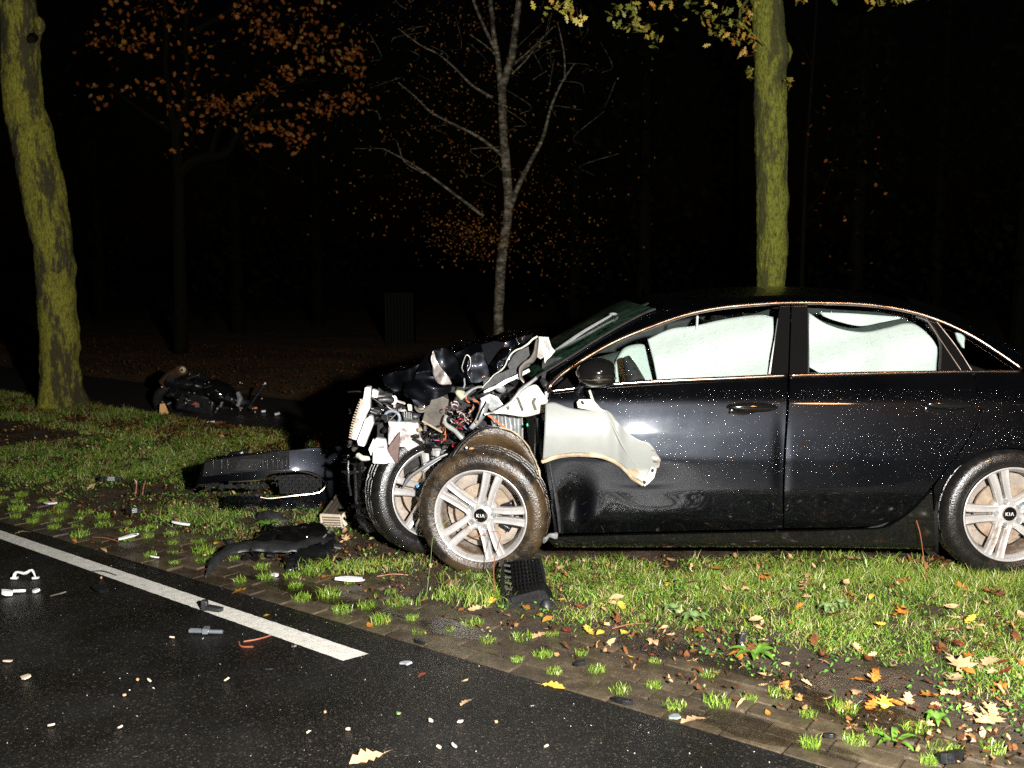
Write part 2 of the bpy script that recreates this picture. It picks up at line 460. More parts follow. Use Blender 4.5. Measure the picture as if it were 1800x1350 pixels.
sheet('ground', [(-300, -300), (300, -300), (300, 300), (-300, 300)], M_soil, -.05)
sheet('road', [road(-200, -9), road(60, -9), road(60, 0), road(-200, 0)], M_asph, 0.0)
sheet('far_road_verge', [road(-200, -60), road(60, -60), road(60, -9), road(-200, -9)], M_floor, -.01)
# irregular paint edge
def gp(px, py):
    p = G(px, py); return (p.x, p.y)
def line_mark(name, top, bot, z):
    a0, a1 = Vector(gp(*top[0])), Vector(gp(*top[1])); b0, b1 = Vector(gp(*bot[0])), Vector(gp(*bot[1]))
    n = 140; m = MB(); rows = [[], [], []]
    for i in range(n + 1):
        u = i / n
        j = lambda k: .004 * noise.noise(Vector((i * .9, k, 0)))
        a = a0.lerp(a1, u); b = b0.lerp(b1, u); d = (b - a).normalized()
        a = a + d * j(1); b = b + d * j(7)
        rows[0].append(Vector((a.x, a.y, z))); rows[1].append(Vector(((a.x + b.x) / 2, (a.y + b.y) / 2, z))); rows[2].append(Vector((b.x, b.y, z)))
    m.grid(rows); o = m.build(name, M_line, None, smooth=False); return tag(o, kind='structure')
A = Vector(gp(0, 933)); A2 = Vector(gp(648, 1151)); B = Vector(gp(0, 948)); B2 = Vector(gp(603, 1163))
def back(P, Q, k): return P + (P - Q) * k
m = MB(); n = 200; rows = [[], []]
P0, Q0 = back(A, A2, 1.2), back(B, B2, 1.2)
for i in range(n + 1):
    u = i / n; a = P0.lerp(A2, u); b = Q0.lerp(B2, u); d = (b - a).normalized()
    a = a + d * .005 * noise.noise(Vector((i * .8, 1, 0))); b = b + d * .005 * noise.noise(Vector((i * .8, 9, 0)))
    rows[0].append(Vector((a.x, a.y, .004))); rows[1].append(Vector((b.x, b.y, .004)))
m.grid(rows); tag(m.build('road_marking', M_line, None, smooth=False), kind='structure')

# pavement strip of small pavers; each paver an object
pav = sheet('pavement', [road(-30, .0), road(8, .0), road(8, .62), road(-30, .62)], M_soil, -.012)
ROWW, PL = .104, .212
pmesh = []
for k in range(5):
    m = MB(); R = Euler((rnd.uniform(-.012, .012), rnd.uniform(-.012, .012), 0)).to_matrix()
    m.box((0, 0, -.03), (PL - .010, ROWW - .014, .062), R)
    me = bpy.data.meshes.new('paver'); me.from_pydata([tuple(v) for v in m.v], [], m.f); me.materials.append(M_paver)
    pmesh.append(me)
rotz = -ANG
for r in range(5):
    k0 = -26 if r < 4 else -22
    for k in range(k0, 13):
        u = k * PL + (r % 2) * PL / 2; s = ROWW * (r + .5)
        if r >= 4 and noise.noise(Vector((u * 1.5, s * 3, 0))) > .12: continue
        x, y = road(u, s)
        o = coll(bpy.data.objects.new('paver', pmesh[rnd.randrange(5)])); o.parent = pav
        o.location = (x, y, rnd.uniform(-.003, .002)); o.rotation_euler = (rnd.uniform(-.012, .012), rnd.uniform(-.015, .015), rotz + rnd.uniform(-.012, .012))

# verge: displaced soil sheet between pavement and cycle path, then path and forest floor
def vz(x, y, u, s):
    n1 = noise.fractal(Vector((x * 1.7, y * 1.7, 0)), 1.0, 2.0, 4) * .018 + noise.fractal(Vector((x * 7, y * 7, 3)), .9, 2.0, 4) * .010
    e = min(1, max(0, (s - .42) / .35)); e2 = min(1, max(0, (3.15 - s) / .3))
    return -.012 + (n1 + .030) * e * (.3 + .7 * e2)
m = MB(); rows = []
ss = np.concatenate([np.linspace(.40, 1.6, 40), np.linspace(1.68, 3.12, 26)])
uu = np.concatenate([np.linspace(-30, -7, 60), np.linspace(-6.9, 3.2, 330), np.linspace(3.4, 8, 20)])
for s in ss:
    row = []
    for u in uu:
        x, y = road(u, s); row.append(Vector((x, y, vz(x, y, u, s))))
    rows.append(row)
m.grid(rows); tag(m.build('verge', M_soil, None, angle=180), kind='structure')
t = NT('dark_path_asphalt'); t.set(Base_Color=t.ramp(t.noise(60, 5, .8), [(.3, (.010, .008, .007)), (.7, (.030, .024, .019))]), Roughness=.5); t.bump(t.noise(120, 3), .5, .005)
sheet('cycle_path', [road(-40, 3.10), road(9, 3.10), road(9, 4.7), road(-40, 4.7)], t.m, .012)
m = MB(); rows = []
for s in np.concatenate([np.linspace(4.68, 12, 60), np.linspace(13, 60, 20)]):
    row = []
    for u in np.linspace(-45, 40, 150):
        x, y = road(u, s); row.append(Vector((x, y, .0 + .05 * max(0, min(1, (s - 4.7) / 1)) * (1 + noise.fractal(Vector((x * .8, y * .8, 0)), 1, 2, 3)))))
    rows.append(row)
m.grid(rows); tag(m.build('woodland_floor', M_floor, None, angle=180), kind='structure')

# puddles and slush of the verge edge
def blob(name, px, py, rx, ry, z, mat, seed=0, n=64):
    c = G(px, py); pts = []
    for k in range(n):
        a = 2 * math.pi * k / n
        r = 1 + .55 * noise.noise(Vector((math.cos(a) * 1.4, math.sin(a) * 1.4, seed))) + .25 * noise.noise(Vector((math.cos(a) * 4, math.sin(a) * 4, seed)))
        u, s = rx * r * math.cos(a), ry * r * math.sin(a)
        pts.append((c.x + u * UX + s * NX, c.y + u * UY + s * NY))
    return sheet(name, pts, mat, z)
blob('puddle', 1530, 1258, .26, .10, .0055, M_water, 3)
blob('puddle', 790, 1106, .20, .07, .0055, M_water, 5)
blob('puddle', 1190, 1150, .35, .08, .0050, M_water, 9)
blob('puddle', 560, 1046, .5, .06, .0055, M_water, 12)
blob('puddle', 1330, 1285, .30, .06, .0050, M_water, 15)

# ------------------------------------------------------------------ grass
def blades(P, H, Wd, lean, tint, curl=.5):
    """P (n,3) roots -> co, tris, attr"""
    n = len(P); a = rng.uniform(0, 2 * np.pi, n); b = rng.uniform(0, 2 * np.pi, n)
    d = np.stack([np.cos(a), np.sin(a), np.zeros(n)], 1); w = np.stack([np.cos(b), np.sin(b), np.zeros(n)], 1) * (Wd / 2)[:, None]
    up = np.array([0, 0, 1.0])[None]
    L = (lean * H)[:, None]
    c0 = P; c1 = P + up * (H * .55)[:, None] + d * L * .35; c2 = P + up * (H * (1 - .25 * lean))[:, None] + d * L
    co = np.empty((n, 5, 3)); co[:, 0] = c0 - w; co[:, 1] = c0 + w; co[:, 2] = c1 - w * .8; co[:, 3] = c1 + w * .8; co[:, 4] = c2
    i = np.arange(n)[:, None] * 5
    tr = np.concatenate([i + [0, 1, 3], i + [0, 3, 2], i + [2, 3, 4]], 1).reshape(-1, 3)
    return co.reshape(-1, 3), tr, np.repeat(tint, 5)
def grass_density(x, y, u, s):
    if s < .40: return 0
    n1 = noise.fractal(Vector((x * .9 + 3, y * .9, 1.5)), 1, 2, 3)
    n2 = noise.fractal(Vector((x * 3.2, y * 3.2, 8)), 1, 2, 3)
    d = .60 + .6 * n1 + .95 * n2
    d *= min(1, max(.05 if noise.noise(Vector((x * 4, y * 4, 7))) > .1 else 0, (s - .46) / .28))
    g = lambda cx, cy, r: math.exp(-((x - cx) ** 2 + (y - cy) ** 2) / r ** 2)
    for (bx, by, r) in BARE: d -= 1.0 * g(bx, by, r)
    if x > .25 and y > 3.45 and s > .75: d += .28
    if s > 3.05: d = 0
    return d
BARE = []
for px, py, r in ((440, 922, .13), (500, 925, .10), (620, 975, .22), (690, 1040, .22), (640, 950, .25), (740, 1045, .16), (500, 990, .22), (1210, 1165, .18), (1350, 1180, .2), (1560, 1200, .22), (330, 880, .3), (230, 868, .3), (560, 965, .22), (860, 1075, .18), (1050, 1120, .12), (1180, 1000, .12)):
    q = G(px, py); BARE.append((q.x, q.y, r))
def field(nt, ur, sr, per, hr, wr, spread, seed):
    r = np.random.default_rng(seed); P = []; H = []; Wd = []; T = []; Ln = []
    us_ = r.uniform(*ur, nt); sss = r.uniform(*sr, nt)
    for u, s in zip(us_, sss):
        x, y = road(u, s)
        if y < 2.7 or abs(x) > y * .62 + .4: continue
        if 4.95 < y < 6.2 and .05 < x: continue
        d = grass_density(x, y, u, s)
        if r.random() > d: continue
        k = int(per * r.uniform(.6, 1.4)); h = r.uniform(*hr) * (.7 + .5 * min(1, d)); ti = np.clip(.46 + .30 * noise.noise(Vector((x * 2, y * 2, 5))) + .25 * noise.noise(Vector((x * 9, y * 9, 15))) + r.normal(0, .12), 0, 1)
        a = r.uniform(0, 6.283, k); q = spread * np.sqrt(r.random(k))
        z = vz(x, y, u, s)
        P.append(np.stack([x + q * np.cos(a), y + q * np.sin(a), np.full(k, z - .004)], 1))
        H.append(h * r.uniform(.45, 1.15, k)); Wd.append(r.uniform(*wr, k)); Ln.append(r.uniform(.2, 1.9, k))
        tt = np.clip(ti + r.normal(0, .13, k), 0, .8); tt[r.random(k) < .17] = .95; T.append(tt)
    return np.concatenate(P), np.concatenate(H), np.concatenate(Wd), np.concatenate(Ln), np.concatenate(T)
def grassobj(name, *a):
    P, H, Wd, Ln, T = field(*a)
    co, tr, at = blades(P, H, Wd, Ln, T)
    o = bulk(name, co, tr, M_grass, attrs={'tint': at}); return o
g1 = grassobj('grass', 17000, (-5.5, 3.0), (.40, 2.1), 12, (.016, .062), (.0016, .0036), .032, 11)
tag(g1, 'short wet green grass between the pavers and the wreck', 'grass', kind='stuff')
g2 = grassobj('grass', 13500, (-9.5, 1.5), (2.0, 3.1), 9, (.035, .085), (.0025, .0055), .05, 12)
tag(g2, 'taller darker grass on the far half of the verge up to the path', 'grass', kind='stuff')

def patch(cx, cy, rx, ry, nt, hr, seed):
    r = np.random.default_rng(seed); P = []; H = []; Wd = []; T = []
    for _ in range(nt):
        x, y = cx + rx * r.normal() * .6, cy + ry * r.normal() * .5; k = 9
        a = r.uniform(0, 6.283, k); q = .025 * np.sqrt(r.random(k))
        P.append(np.stack([x + q * np.cos(a), y + q * np.sin(a), np.full(k, .01)], 1)); H.append(r.uniform(*hr) * r.uniform(.4, 1.1, k)); Wd.append(r.uniform(.002, .0042, k))
        tt = np.clip(r.normal(.5, .18, k), 0, .84); tt[r.random(k) < .15] = .93; T.append(tt)
    P, H, Wd, T = map(np.concatenate, (P, H, Wd, T)); return blades(P, H, Wd, r.uniform(.2, 1.1, len(P)), T)
cos_, trs_, ats_, b_ = [], [], [], 0
for a_ in ((2.35, 4.52, .45, .09, 420, (.06, .12), 1), (-.10, 4.42, .30, .12, 130, (.03, .075), 2), (.95, 4.60, .85, .12, 420, (.04, .09), 3), (-.75, 4.85, .22, .08, 90, (.04, .08), 4), (1.9, 4.62, .5, .06, 260, (.06, .11), 5)):
    co, tr, at = patch(*a_); cos_.append(co); trs_.append(tr + b_); ats_.append(at); b_ += len(co)
tag(bulk('grass', np.concatenate(cos_), np.concatenate(trs_), M_grass, attrs={'tint': np.concatenate(ats_)}), 'longer wet grass standing up against the wheels and the sill', 'grass', kind='stuff')

# small ground cover leaves (moss and clover) as one mass
def ovals(cent, size, tint, tiltr=.6, seed=1):
    r = np.random.default_rng(seed); n = len(cent)
    a = r.uniform(0, 6.283, n); tx = r.uniform(-tiltr, tiltr, n); ty = r.uniform(-tiltr, tiltr, n)
    pts = np.array([[-1, 0], [-.45, .42], [.35, .48], [1, 0], [.35, -.48], [-.45, -.42]])
    jit = r.normal(0, .22 if tiltr > .85 and tiltr < .95 else .06, (n, 6, 2))
    co = np.empty((n, 6, 3))
    for k, (px, py) in enumerate(pts):
        qx, qy = px + jit[:, k, 0], py + jit[:, k, 1]
        lx = (qx * np.cos(a) - qy * np.sin(a)) * size; ly = (qx * np.sin(a) + qy * np.cos(a)) * size
        co[:, k, 0] = cent[:, 0] + lx; co[:, k, 1] = cent[:, 1] + ly; co[:, k, 2] = cent[:, 2] + lx * tx + ly * ty + (.12 * size if k in (1, 2, 4, 5) else 0)
    i = np.arange(n)[:, None] * 6
    tr = np.concatenate([i + [0, 1, 5], i + [1, 2, 4], i + [1, 4, 5], i + [2, 3, 4]], 1).reshape(-1, 3)
    return co.reshape(-1, 3), tr, np.repeat(tint, 6)
def scatter(nt, ur, sr, seed, dens=None):
    r = np.random.default_rng(seed); P = []
    for u, s in zip(r.uniform(*ur, nt), r.uniform(*sr, nt)):
        x, y = road(u, s)
        if y < 2.7 or abs(x) > y * .62 + .4 or (4.95 < y < 6.2 and x > .05): continue
        if dens and r.random() > dens(x, y, u, s): continue
        P.append((x, y, vz(x, y, u, s) + .006 if s > .45 else .004))
    return np.array(P), r
P, r = scatter(26000, (-5.5, 3), (.5, 2.1), 21, lambda x, y, u, s: .15 + .85 * (noise.fractal(Vector((x * 2.5, y * 2.5, 33)), 1, 2, 3) > .05))
P[:, 2] += r.uniform(0, .022, len(P))
co, tr, at = ovals(P, r.uniform(.004, .010, len(P)), np.clip(r.normal(.5, .25, len(P)), 0, 1), 1.0, 3)
tag(bulk('ground_cover', co, tr, M_weed, attrs={'tint': at}), 'tiny round clover and chickweed leaves low in the grass', 'ground cover', kind='stuff')
P, r = scatter(26000, (-6.5, 3), (.22, 2.3), 22, lambda x, y, u, s: .22 + .8 * (noise.fractal(Vector((x * 1.8, y * 1.8, 53)), 1, 2, 3) > .12) + (.5 if .45 < s < .8 else 0) * (noise.noise(Vector((u * 2, 0, 4))) > 0))
P[:, 2] += r.uniform(0, .042, len(P))
co, tr, at = ovals(P, .003 + .012 * r.random(len(P)) ** 2, r.uniform(0, 1, len(P)) ** 1.2, .9, 4)
tag(bulk('leaf_litter', co, tr, M_litter, attrs={'tint': at}), 'crumbled red brown leaf scraps lying among the grass and mud', 'leaf litter', kind='stuff')
P, r = scatter(9000, (-12, 2), (2.2, 3.1), 23)
P[:, 2] += .02
co, tr, at = ovals(P, r.uniform(.010, .028, len(P)), r.uniform(0, .75, len(P)), .9, 5)
tag(bulk('leaf_litter', co, tr, M_litter, attrs={'tint': at}), 'orange brown leaf scraps scattered in the dim grass by the left tree', 'leaf litter', kind='stuff')
P = np.array([(*road(u, s), .09) for u, s in zip(rng.uniform(-16, 3, 9000), rng.uniform(4.7, 9, 9000))])
co, tr, at = ovals(P, rng.uniform(.008, .022, len(P)), rng.uniform(0, .6, len(P)), .9, 6)
tag(bulk('leaf_litter', co, tr, M_litter, attrs={'tint': at}), 'rust coloured leaves covering the dark woodland floor beyond the path', 'leaf litter', kind='stuff')
# pale grit and glass crumbs on the asphalt
P = np.array([(*road(u, s), .002) for u, s in zip(rng.uniform(-5, 3.5, 900), rng.uniform(-2.2, 0, 900))])
co, tr, at = ovals(P, rng.uniform(.0012, .0032, len(P)) * (1 + (rng.random(len(P)) < .05) * 1.3), rng.uniform(0, 1, len(P)), .5, 7)
M_grit = leafmat('pale_grit', [(0, (.35, .28, .2)), (.5, (.7, .6, .48)), (1, (.8, .75, .68))], .3, 0)
tag(bulk('road_grit', co, tr, M_grit, attrs={'tint': at}), 'pale grit and glass crumbs sprinkled over the wet asphalt', 'grit', kind='stuff')

# grass tufts standing in the paver joints: each a thing
def tuft_mesh(seed, k, h, spread, mat=None, wr=(.0025, .004)):
    global rng
    rng = np.random.default_rng(seed)
    a = rng.uniform(0, 6.283, k); q = spread * np.sqrt(rng.random(k))
    P = np.stack([q * np.cos(a), q * np.sin(a), np.full(k, -.003)], 1)
    co, tr, at = blades(P, h * rng.uniform(.45, 1.1, k), rng.uniform(*wr, k), rng.uniform(.2, .9, k), np.clip(rng.normal(.50, .15, k), 0, .84))
    o = bulk('grass_tuft', co, tr, mat or M_grass, attrs={'tint': at}); me = o.data; bpy.data.objects.remove(o); return me
tm = [tuft_mesh(100 + i, 90 + 12 * (i % 4), .026 + .005 * (i % 4), .036 + .004 * (i % 3), None, (.0018, .0032)) for i in range(12)]
tuft_pos = []
for r in range(4):
    for k in range(-24, 10):
        u = k * .235 + r * .075; s = ROWW * (r + 1) + .004
        tuft_pos.append((u, s, r))
ntuft = 0
SEEN = set()
ROWN = ['by the asphalt', 'in the second joint', 'in the third joint', 'in the grass-side joint']
XN = ['far left', 'left', 'left of the torn plastic strip', 'below the torn plastic strip', 'past the end of the white line', 'below the front wheel', 'below the torn grille duct', 'right of the grille duct', 'below the front door', 'below the rear door', 'at the right edge']
def tuftlabel(x, y, sc, r):
    px = 900 + F * x / y
    a = XN[min(10, max(0, int(px / 164)))]
    for ad in (('tiny', 'small') if sc < .9 else ('broad', 'tall')) + ('bright', 'sparse', 'wet', 'dense'):
        l = ad + ' grass tuft ' + ROWN[r] + ', ' + a
        if l not in SEEN: break
    SEEN.add(l); return l
AREA = lambda x: 'left, below the smashed bumper' if x < -1.2 else 'middle, below the front wheel' if x < .2 else 'right, near the puddle'
for u, s, r in tuft_pos:
    if rnd.random() < .20: continue
    u += rnd.uniform(-.04, .04); x, y = road(u, s)
    if abs(x) > y * .55 + .15 or y < 2.9: continue
    o = coll(bpy.data.objects.new('grass_tuft', tm[rnd.randrange(12)]))
    sc_ = rnd.uniform(.6, 1.25)
    o.location = (x, y, .0); o.rotation_euler.z = rnd.uniform(0, 6.28); o.scale = (sc_ * 1.1, sc_, sc_)
    ntuft += 1
    tag(o, tuftlabel(x, y, sc_, r), 'grass tuft', 'grass tufts in the joints of the paver strip')

# ------------------------------------------------------------------ fallen leaves, each a thing
def leaf_mesh(kind, seed, mat):
    r = random.Random(seed)
    if kind == 'oak':
        half = [(-.5, .0), (-.38, .05), (-.30, .16), (-.22, .09), (-.10, .26), (-.02, .12), (.10, .30), (.20, .13), (.32, .20), (.42, .08), (.5, .0)]
    elif kind == 'maple':
        half = [(-.5, 0), (-.22, .03), (-.34, .26), (-.16, .20), (-.10, .46), (.04, .22), (.22, .40), (.20, .16), (.36, .15), (.5, 0)]
    else:
        half = [(-.5, 0), (-.3, .13), (-.05, .22), (.2, .18), (.5, 0)]
    curl = r.uniform(.25, 1.1); tw = r.uniform(-.6, .6); cx = r.uniform(-.6, .6)
    def P(x, y):
        j = .03
        x2, y2 = x + r.uniform(-j, j), y + r.uniform(-j, j)
        return Vector((x2, y2, curl * (y2 * y2 * 1.3) + tw * x2 * y2 + cx * x2 * x2 + r.uniform(0, .04)))
    mid = [P(x, 0) for x, y in half]
    a = [P(x, y) for x, y in half]; b = [P(x, -y) for x, y in half]
    v = mid + a + b; n = len(half); f = []
    for i in range(n - 1):
        f.append((i, i + 1, n + i + 1, n + i)); f.append((i + 1, i, 2 * n + i, 2 * n + i + 1))
    # stalk
    k = len(v); v += [Vector((-.5, .012, .0)), Vector((-.5, -.012, .0)), Vector((-.78, .0, .03))]; f.append((k, k + 1, k + 2))
    lo = min(p.z for p in v)
    me = bpy.data.meshes.new('fallen_leaf'); me.from_pydata([(p.x, p.y, p.z - lo) for p in v], [], f); me.materials.append(mat); me.shade_smooth()
    return me
LM = {}
for ck, mt in LEAFM.items():
    LM[ck] = [leaf_mesh(k, 10 * i + 3, mt) for i, k in enumerate(('oak', 'maple', 'oval', 'oak', 'oval'))]
KN = ('lobed oak', 'jagged maple', 'plain oval', 'curled oak', 'narrow folded')
def place_name(px, py):
    s_ = us(*gp(px, py))[1]
    if s_ < 0: z = 'on the asphalt'
    elif s_ < .5: z = 'on the wet pavers'
    elif s_ < .8: z = 'on the muddy edge'
    elif s_ > 2.4: z = 'in the dim grass near the path'
    else: z = 'in the grass'
    refs = ((120, 'near the far left edge'), (260, 'under the left tree'), (420, 'left of the broken bumper'), (600, 'by the broken bumper'), (740, 'left of the front wheel'), (880, 'below the front wheel'), (1000, 'by the torn grille duct'), (1200, 'below the front door'), (1400, 'below the door gap'), (1600, 'below the rear door'), (1720, 'left of the rear wheel'), (1801, 'below the rear wheel'))
    for lim, nm in refs:
        if px < lim: break
    return z.replace('in the dim grass near the path', 'in dim grass') + ' ' + nm
def mklabel(first, rest):
    for ad in first:
        l = (ad + ' ' + rest).strip()
        if l not in SEEN: SEEN.add(l); return l
    return l
LG = 'fallen autumn leaves'
def put_leaf(px, py, ck, k, size, tilt=.25):
    p = G(px, py); u, s = us(p.x, p.y)
    z = (vz(p.x, p.y, u, s) + .012 if s > .5 else .004)
    z += .034 * min(1, max(0, (s - .75) * 3)) * (.5 + .5 * rnd.random())
    p = G(px, py, z)
    o = coll(bpy.data.objects.new('fallen_leaf', LM[ck][k]))
    o.location = p; o.scale = (size,) * 3
    o.rotation_euler = (rnd.uniform(-tilt, tilt), rnd.uniform(-tilt, tilt), rnd.uniform(0, 6.28))
    big = ('large', 'broad', 'wide', 'ragged large', 'crumpled large', 'wet large', 'torn large') if size > .062 else ('small', 'little', 'wet small', 'crumpled small', 'torn small', 'folded small', 'shiny small', 'flat small')
    tag(o, mklabel(big, ck + ' ' + KN[k] + ' leaf ' + place_name(px, py)), 'leaf', LG)
hand = [(40, 937, 'tan', 0, .10), (160, 955, 'orange', 0, .07), (130, 950, 'orange', 4, .06), (180, 967, 'tan', 4, .08), (382, 955, 'yellow', 0, .07), (465, 975, 'yellow', 3, .07), (490, 985, 'orange', 1, .07),
        (280, 825, 'yellow', 0, .06), (268, 848, 'tan', 0, .06), (92, 808, 'orange', 2, .06), (420, 1040, 'orange', 1, .07), (575, 1015, 'orange', 0, .08), (450, 998, 'orange', 3, .07), (352, 1005, 'red', 2, .08),
        (470, 1083, 'yellow', 3, .07), (650, 1100, 'orange', 3, .06), (680, 1090, 'orange', 0, .06), (742, 1057, 'orange', 3, .06), (700, 1058, 'red', 2, .04),
        (864, 1057, 'yellow', 1, .07), (890, 1082, 'tan', 0, .06), (948, 1117, 'tan', 0, .085), (1035, 1110, 'yellow', 3, .085), (1098, 1113, 'yellow', 2, .06), (985, 1055, 'yellow', 2, .05), (1093, 1066, 'yellow', 3, .07),
        (1145, 1153, 'red', 2, .05), (1108, 1155, 'yellow', 2, .03), (972, 1207, 'yellow', 0, .09), (820, 1235, 'tan', 0, .06), (818, 1197, 'tan', 2, .03), (742, 1187, 'red', 4, .04),
        (1220, 1267, 'tan', 0, .10), (1385, 1213, 'tan', 2, .06), (1505, 1218, 'tan', 0, .07), (1530, 1225, 'orange', 4, .05), (1557, 1236, 'yellow', 1, .08), (1632, 1223, 'orange', 1, .075), (1690, 1170, 'tan', 1, .13), (1675, 1195, 'tan', 3, .12), (1738, 1165, 'tan', 0, .10),
        (1740, 1265, 'tan', 1, .12), (1350, 1255, 'orange', 2, .045), (1345, 1187, 'tan', 2, .06), (1490, 1046, 'yellow', 4, .10), (1345, 1015, 'orange', 1, .08), (1225, 1023, 'tan', 0, .08), (1412, 1030, 'tan', 2, .05), (1585, 1022, 'orange', 0, .08),
        (1500, 983, 'tan', 1, .09), (1420, 1012, 'tan', 0, .06), (1740, 1040, 'orange', 1, .09), (1755, 1005, 'tan', 0, .08), (1325, 1090, 'tan', 2, .07), (1725, 1096, 'orange', 3, .05), (1638, 1087, 'tan', 0, .06),
        (645, 1333, 'tan', 0, .11), (1180, 985, 'tan', 3, .07), (1260, 1000, 'orange', 3, .07), (1650, 1015, 'orange', 2, .07), (790, 1025, 'brown', 4, .08), (985, 1000, 'tan', 4, .07), (878, 1010, 'tan', 0, .07)]
for px, py, ck, k, sz in hand: put_leaf(px, py, ck, k, sz)
cnt = 0
while cnt < 225:
    px = rnd.uniform(0, 1800); py = rnd.uniform(735, 1300)
    s_ = us(*gp(px, py))[1]
    if s_ < .42 or s_ > 3.0: continue
    y_ = gp(px, py)[1]
    if y_ > 4.7 and px > 650: continue
    n_ = noise.noise(Vector((px / 160, py / 90, 2)))
    if rnd.random() > .45 + n_ * 1.2 + (.3 if px > 1050 else 0) + (.25 if s_ < .8 and px > 560 else 0): continue
    ck = rnd.choices(['brown', 'orange', 'yellow', 'tan', 'red'], [3.0, 2.4, .6, 4.6, 1])[0]
    put_leaf(px, py, ck, rnd.randrange(5), rnd.uniform(.035, .075), .5); cnt += 1

# ------------------------------------------------------------------ weeds
def leafblade(m, base, d, L, wd, lift, droop, n=5):
    d = Vector(d).normalized(); side = Vector((-d.y, d.x, 0)).normalized(); rows = []
    for i in range(n + 1):
        u = i / n
        c = Vector(base) + d * (L * u) + Vector((0, 0, lift * math.sin(u * 1.9) - droop * u * u))
        w = wd * math.sin(math.pi * min(.97, .1 + u * .87)) * .5 + .0005
        rows.append([c - side * w + Vector((0, 0, w * .5)), c, c + side * w + Vector((0, 0, w * .5))])
    m.grid(rows)
M_weedp = simple('bright_weed_leaf', (.075, .16, .02), .35, 0, 0, .35, 20, .2, 60)
M_weedq = simple('pale_round_weed_leaf', (.12, .19, .065), .4, 0, 0, .3, 20, .2, 60)
def rosette(px, py, n, L, wd, label, mat=M_weedp, lift=.03, name='weed', cat='weed'):
    p = G(px, py); z = vz(p.x, p.y, *us(p.x, p.y)) + .004; p = G(px, py, z)
    e = empty(name, p, label, cat)
    for i in range(n):
        a = 2 * math.pi * i / n + rnd.uniform(-.25, .25); m = MB()
        leafblade(m, p, (math.cos(a), math.sin(a), 0), L * rnd.uniform(.75, 1.15), wd, lift, lift * .6)
        m.build('leaf', mat, e, angle=180)
rosette(1328, 1152, 7, .10, .034, 'bright green rosette weed beside the small black shard')
rosette(1572, 1308, 5, .09, .02, 'pale green arching weed on the pavers near the bottom right')
rosette(470, 925, 7, .09, .03, 'broad green rosette weed below the upside-down bumper')
rosette(365, 800, 8, .07, .03, 'dark leafy weed in the grass left above the broken bumper')
rosette(270, 745, 9, .14, .03, 'dark green leafy weed below the wrecked motorcycle', M_weedp, .08)
rosette(85, 835, 7, .09, .04, 'green dock weed in the grass at the left')
rosette(1185, 1075, 8, .05, .03, 'pale round leaved weed in the grass below the front door', M_weedq)
rosette(1222, 1090, 8, .06, .034, 'pale grey-green weed clump right below the fender panel', M_weedq)
rosette(1455, 1078, 9, .045, .024, 'grey-green clover clump in the middle of the verge', M_weedq, .05)
rosette(1478, 1070, 9, .045, .022, 'grey-green clover clump just right of another clump', M_weedq, .05)
rosette(1680, 1000, 8, .05, .03, 'round leaved weed in the grass before the rear wheel', M_weedq)
rosette(1645, 1275, 7, .05, .022, 'leafy green weed right of the puddle', M_weedp, .05)
# fern-like frond
p = G(1105, 1040); e = empty('fern', p, 'small upright fern frond in the grass below the hanging fender', 'fern')
m = MB(); m.tube([p, p + Vector((.0, .0, .09)), p + Vector((.01, 0, .15))], .0015, 5); m.build('stem', M_weedp, e)
m = MB()
for i in range(9):
    for sgn in (-1, 1): leafblade(m, p + Vector((0, 0, .03 + .013 * i)), (sgn, -.3, 0), .045 * (1 - i / 11), .010, .01, .0, 3)
m.build('frond', M_weedp, e, angle=180)
# bent stalks and twigs
def stalk(px0, py0, pts, r, mat, label, name='twig', cat='twig', n=5):
    p = [W(a, b, c) for a, b, c in pts]
    o = MB().tube(p, r, n, seg=14).build(name, mat, None); tag(o, label, cat); return o
def gy(px, py): return G(px, py).y
stalk(0, 0, [(1510, 1045, gy(1510, 1048)), (1600, 1065, gy(1600, 1068)), (1660, 1083, gy(1660, 1086)), (1790, 1088, gy(1790, 1092))], .006, M_twig2, 'long pale brown stick lying in the grass below the rear wheel')
stalk(0, 0, [(428, 1128, gy(428, 1129)), (460, 1122, gy(460, 1122)), (506, 1107, gy(506, 1107))], .004, M_twig, 'thin red-brown twig lying across the edge of the white line')
stalk(0, 0, [(420, 1128, gy(420, 1130)), (424, 1136, gy(424, 1137)), (445, 1137, gy(445, 1138))], .003, M_twig, 'short bent red twig on the asphalt left of the longer twig')
stalk(0, 0, [(160, 1005, gy(160, 1006)), (180, 1004, gy(180, 1006)), (205, 1012, gy(205, 1013))], .004, M_dark, 'thin dark twig lying on the upper part of the white line')
stalk(0, 0, [(870, 1062, 4.42), (868, 995, 4.42), (875, 960, 4.40), (880, 940, 4.38), (868, 934, 4.40), (835, 945, 4.42)], .0022, M_twig, 'thin red-brown stem arching in front of the front wheel rim')
stalk(0, 0, [(748, 1062, 4.45), (757, 985, 4.45), (763, 940, 4.43), (790, 912, 4.42)], .0012, M_weedq, 'thin green stem rising before the left side of the front tyre', 'stem', 'plant stem')
stalk(0, 0, [(1634, 1045, 4.55), (1625, 990, 4.55), (1618, 940, 4.55), (1611, 915, 4.55)], .0018, M_twig, 'thin upright red twig before the rear sill')
stalk(0, 0, [(510, 1010, 5.1), (512, 985, 5.1), (513, 975, 5.1)], .003, M_twig, 'short upright twig standing by the torn plastic strip')
stalk(0, 0, [(530, 1004, 5.15), (533, 985, 5.15), (528, 975, 5.1)], .003, M_twig, 'bent short twig right beside the torn plastic strip')
stalk(0, 0, [(237, 880, 6.4), (240, 850, 6.4), (236, 843, 6.4)], .004, M_twig, 'brown upright weed stalk in the left grass')
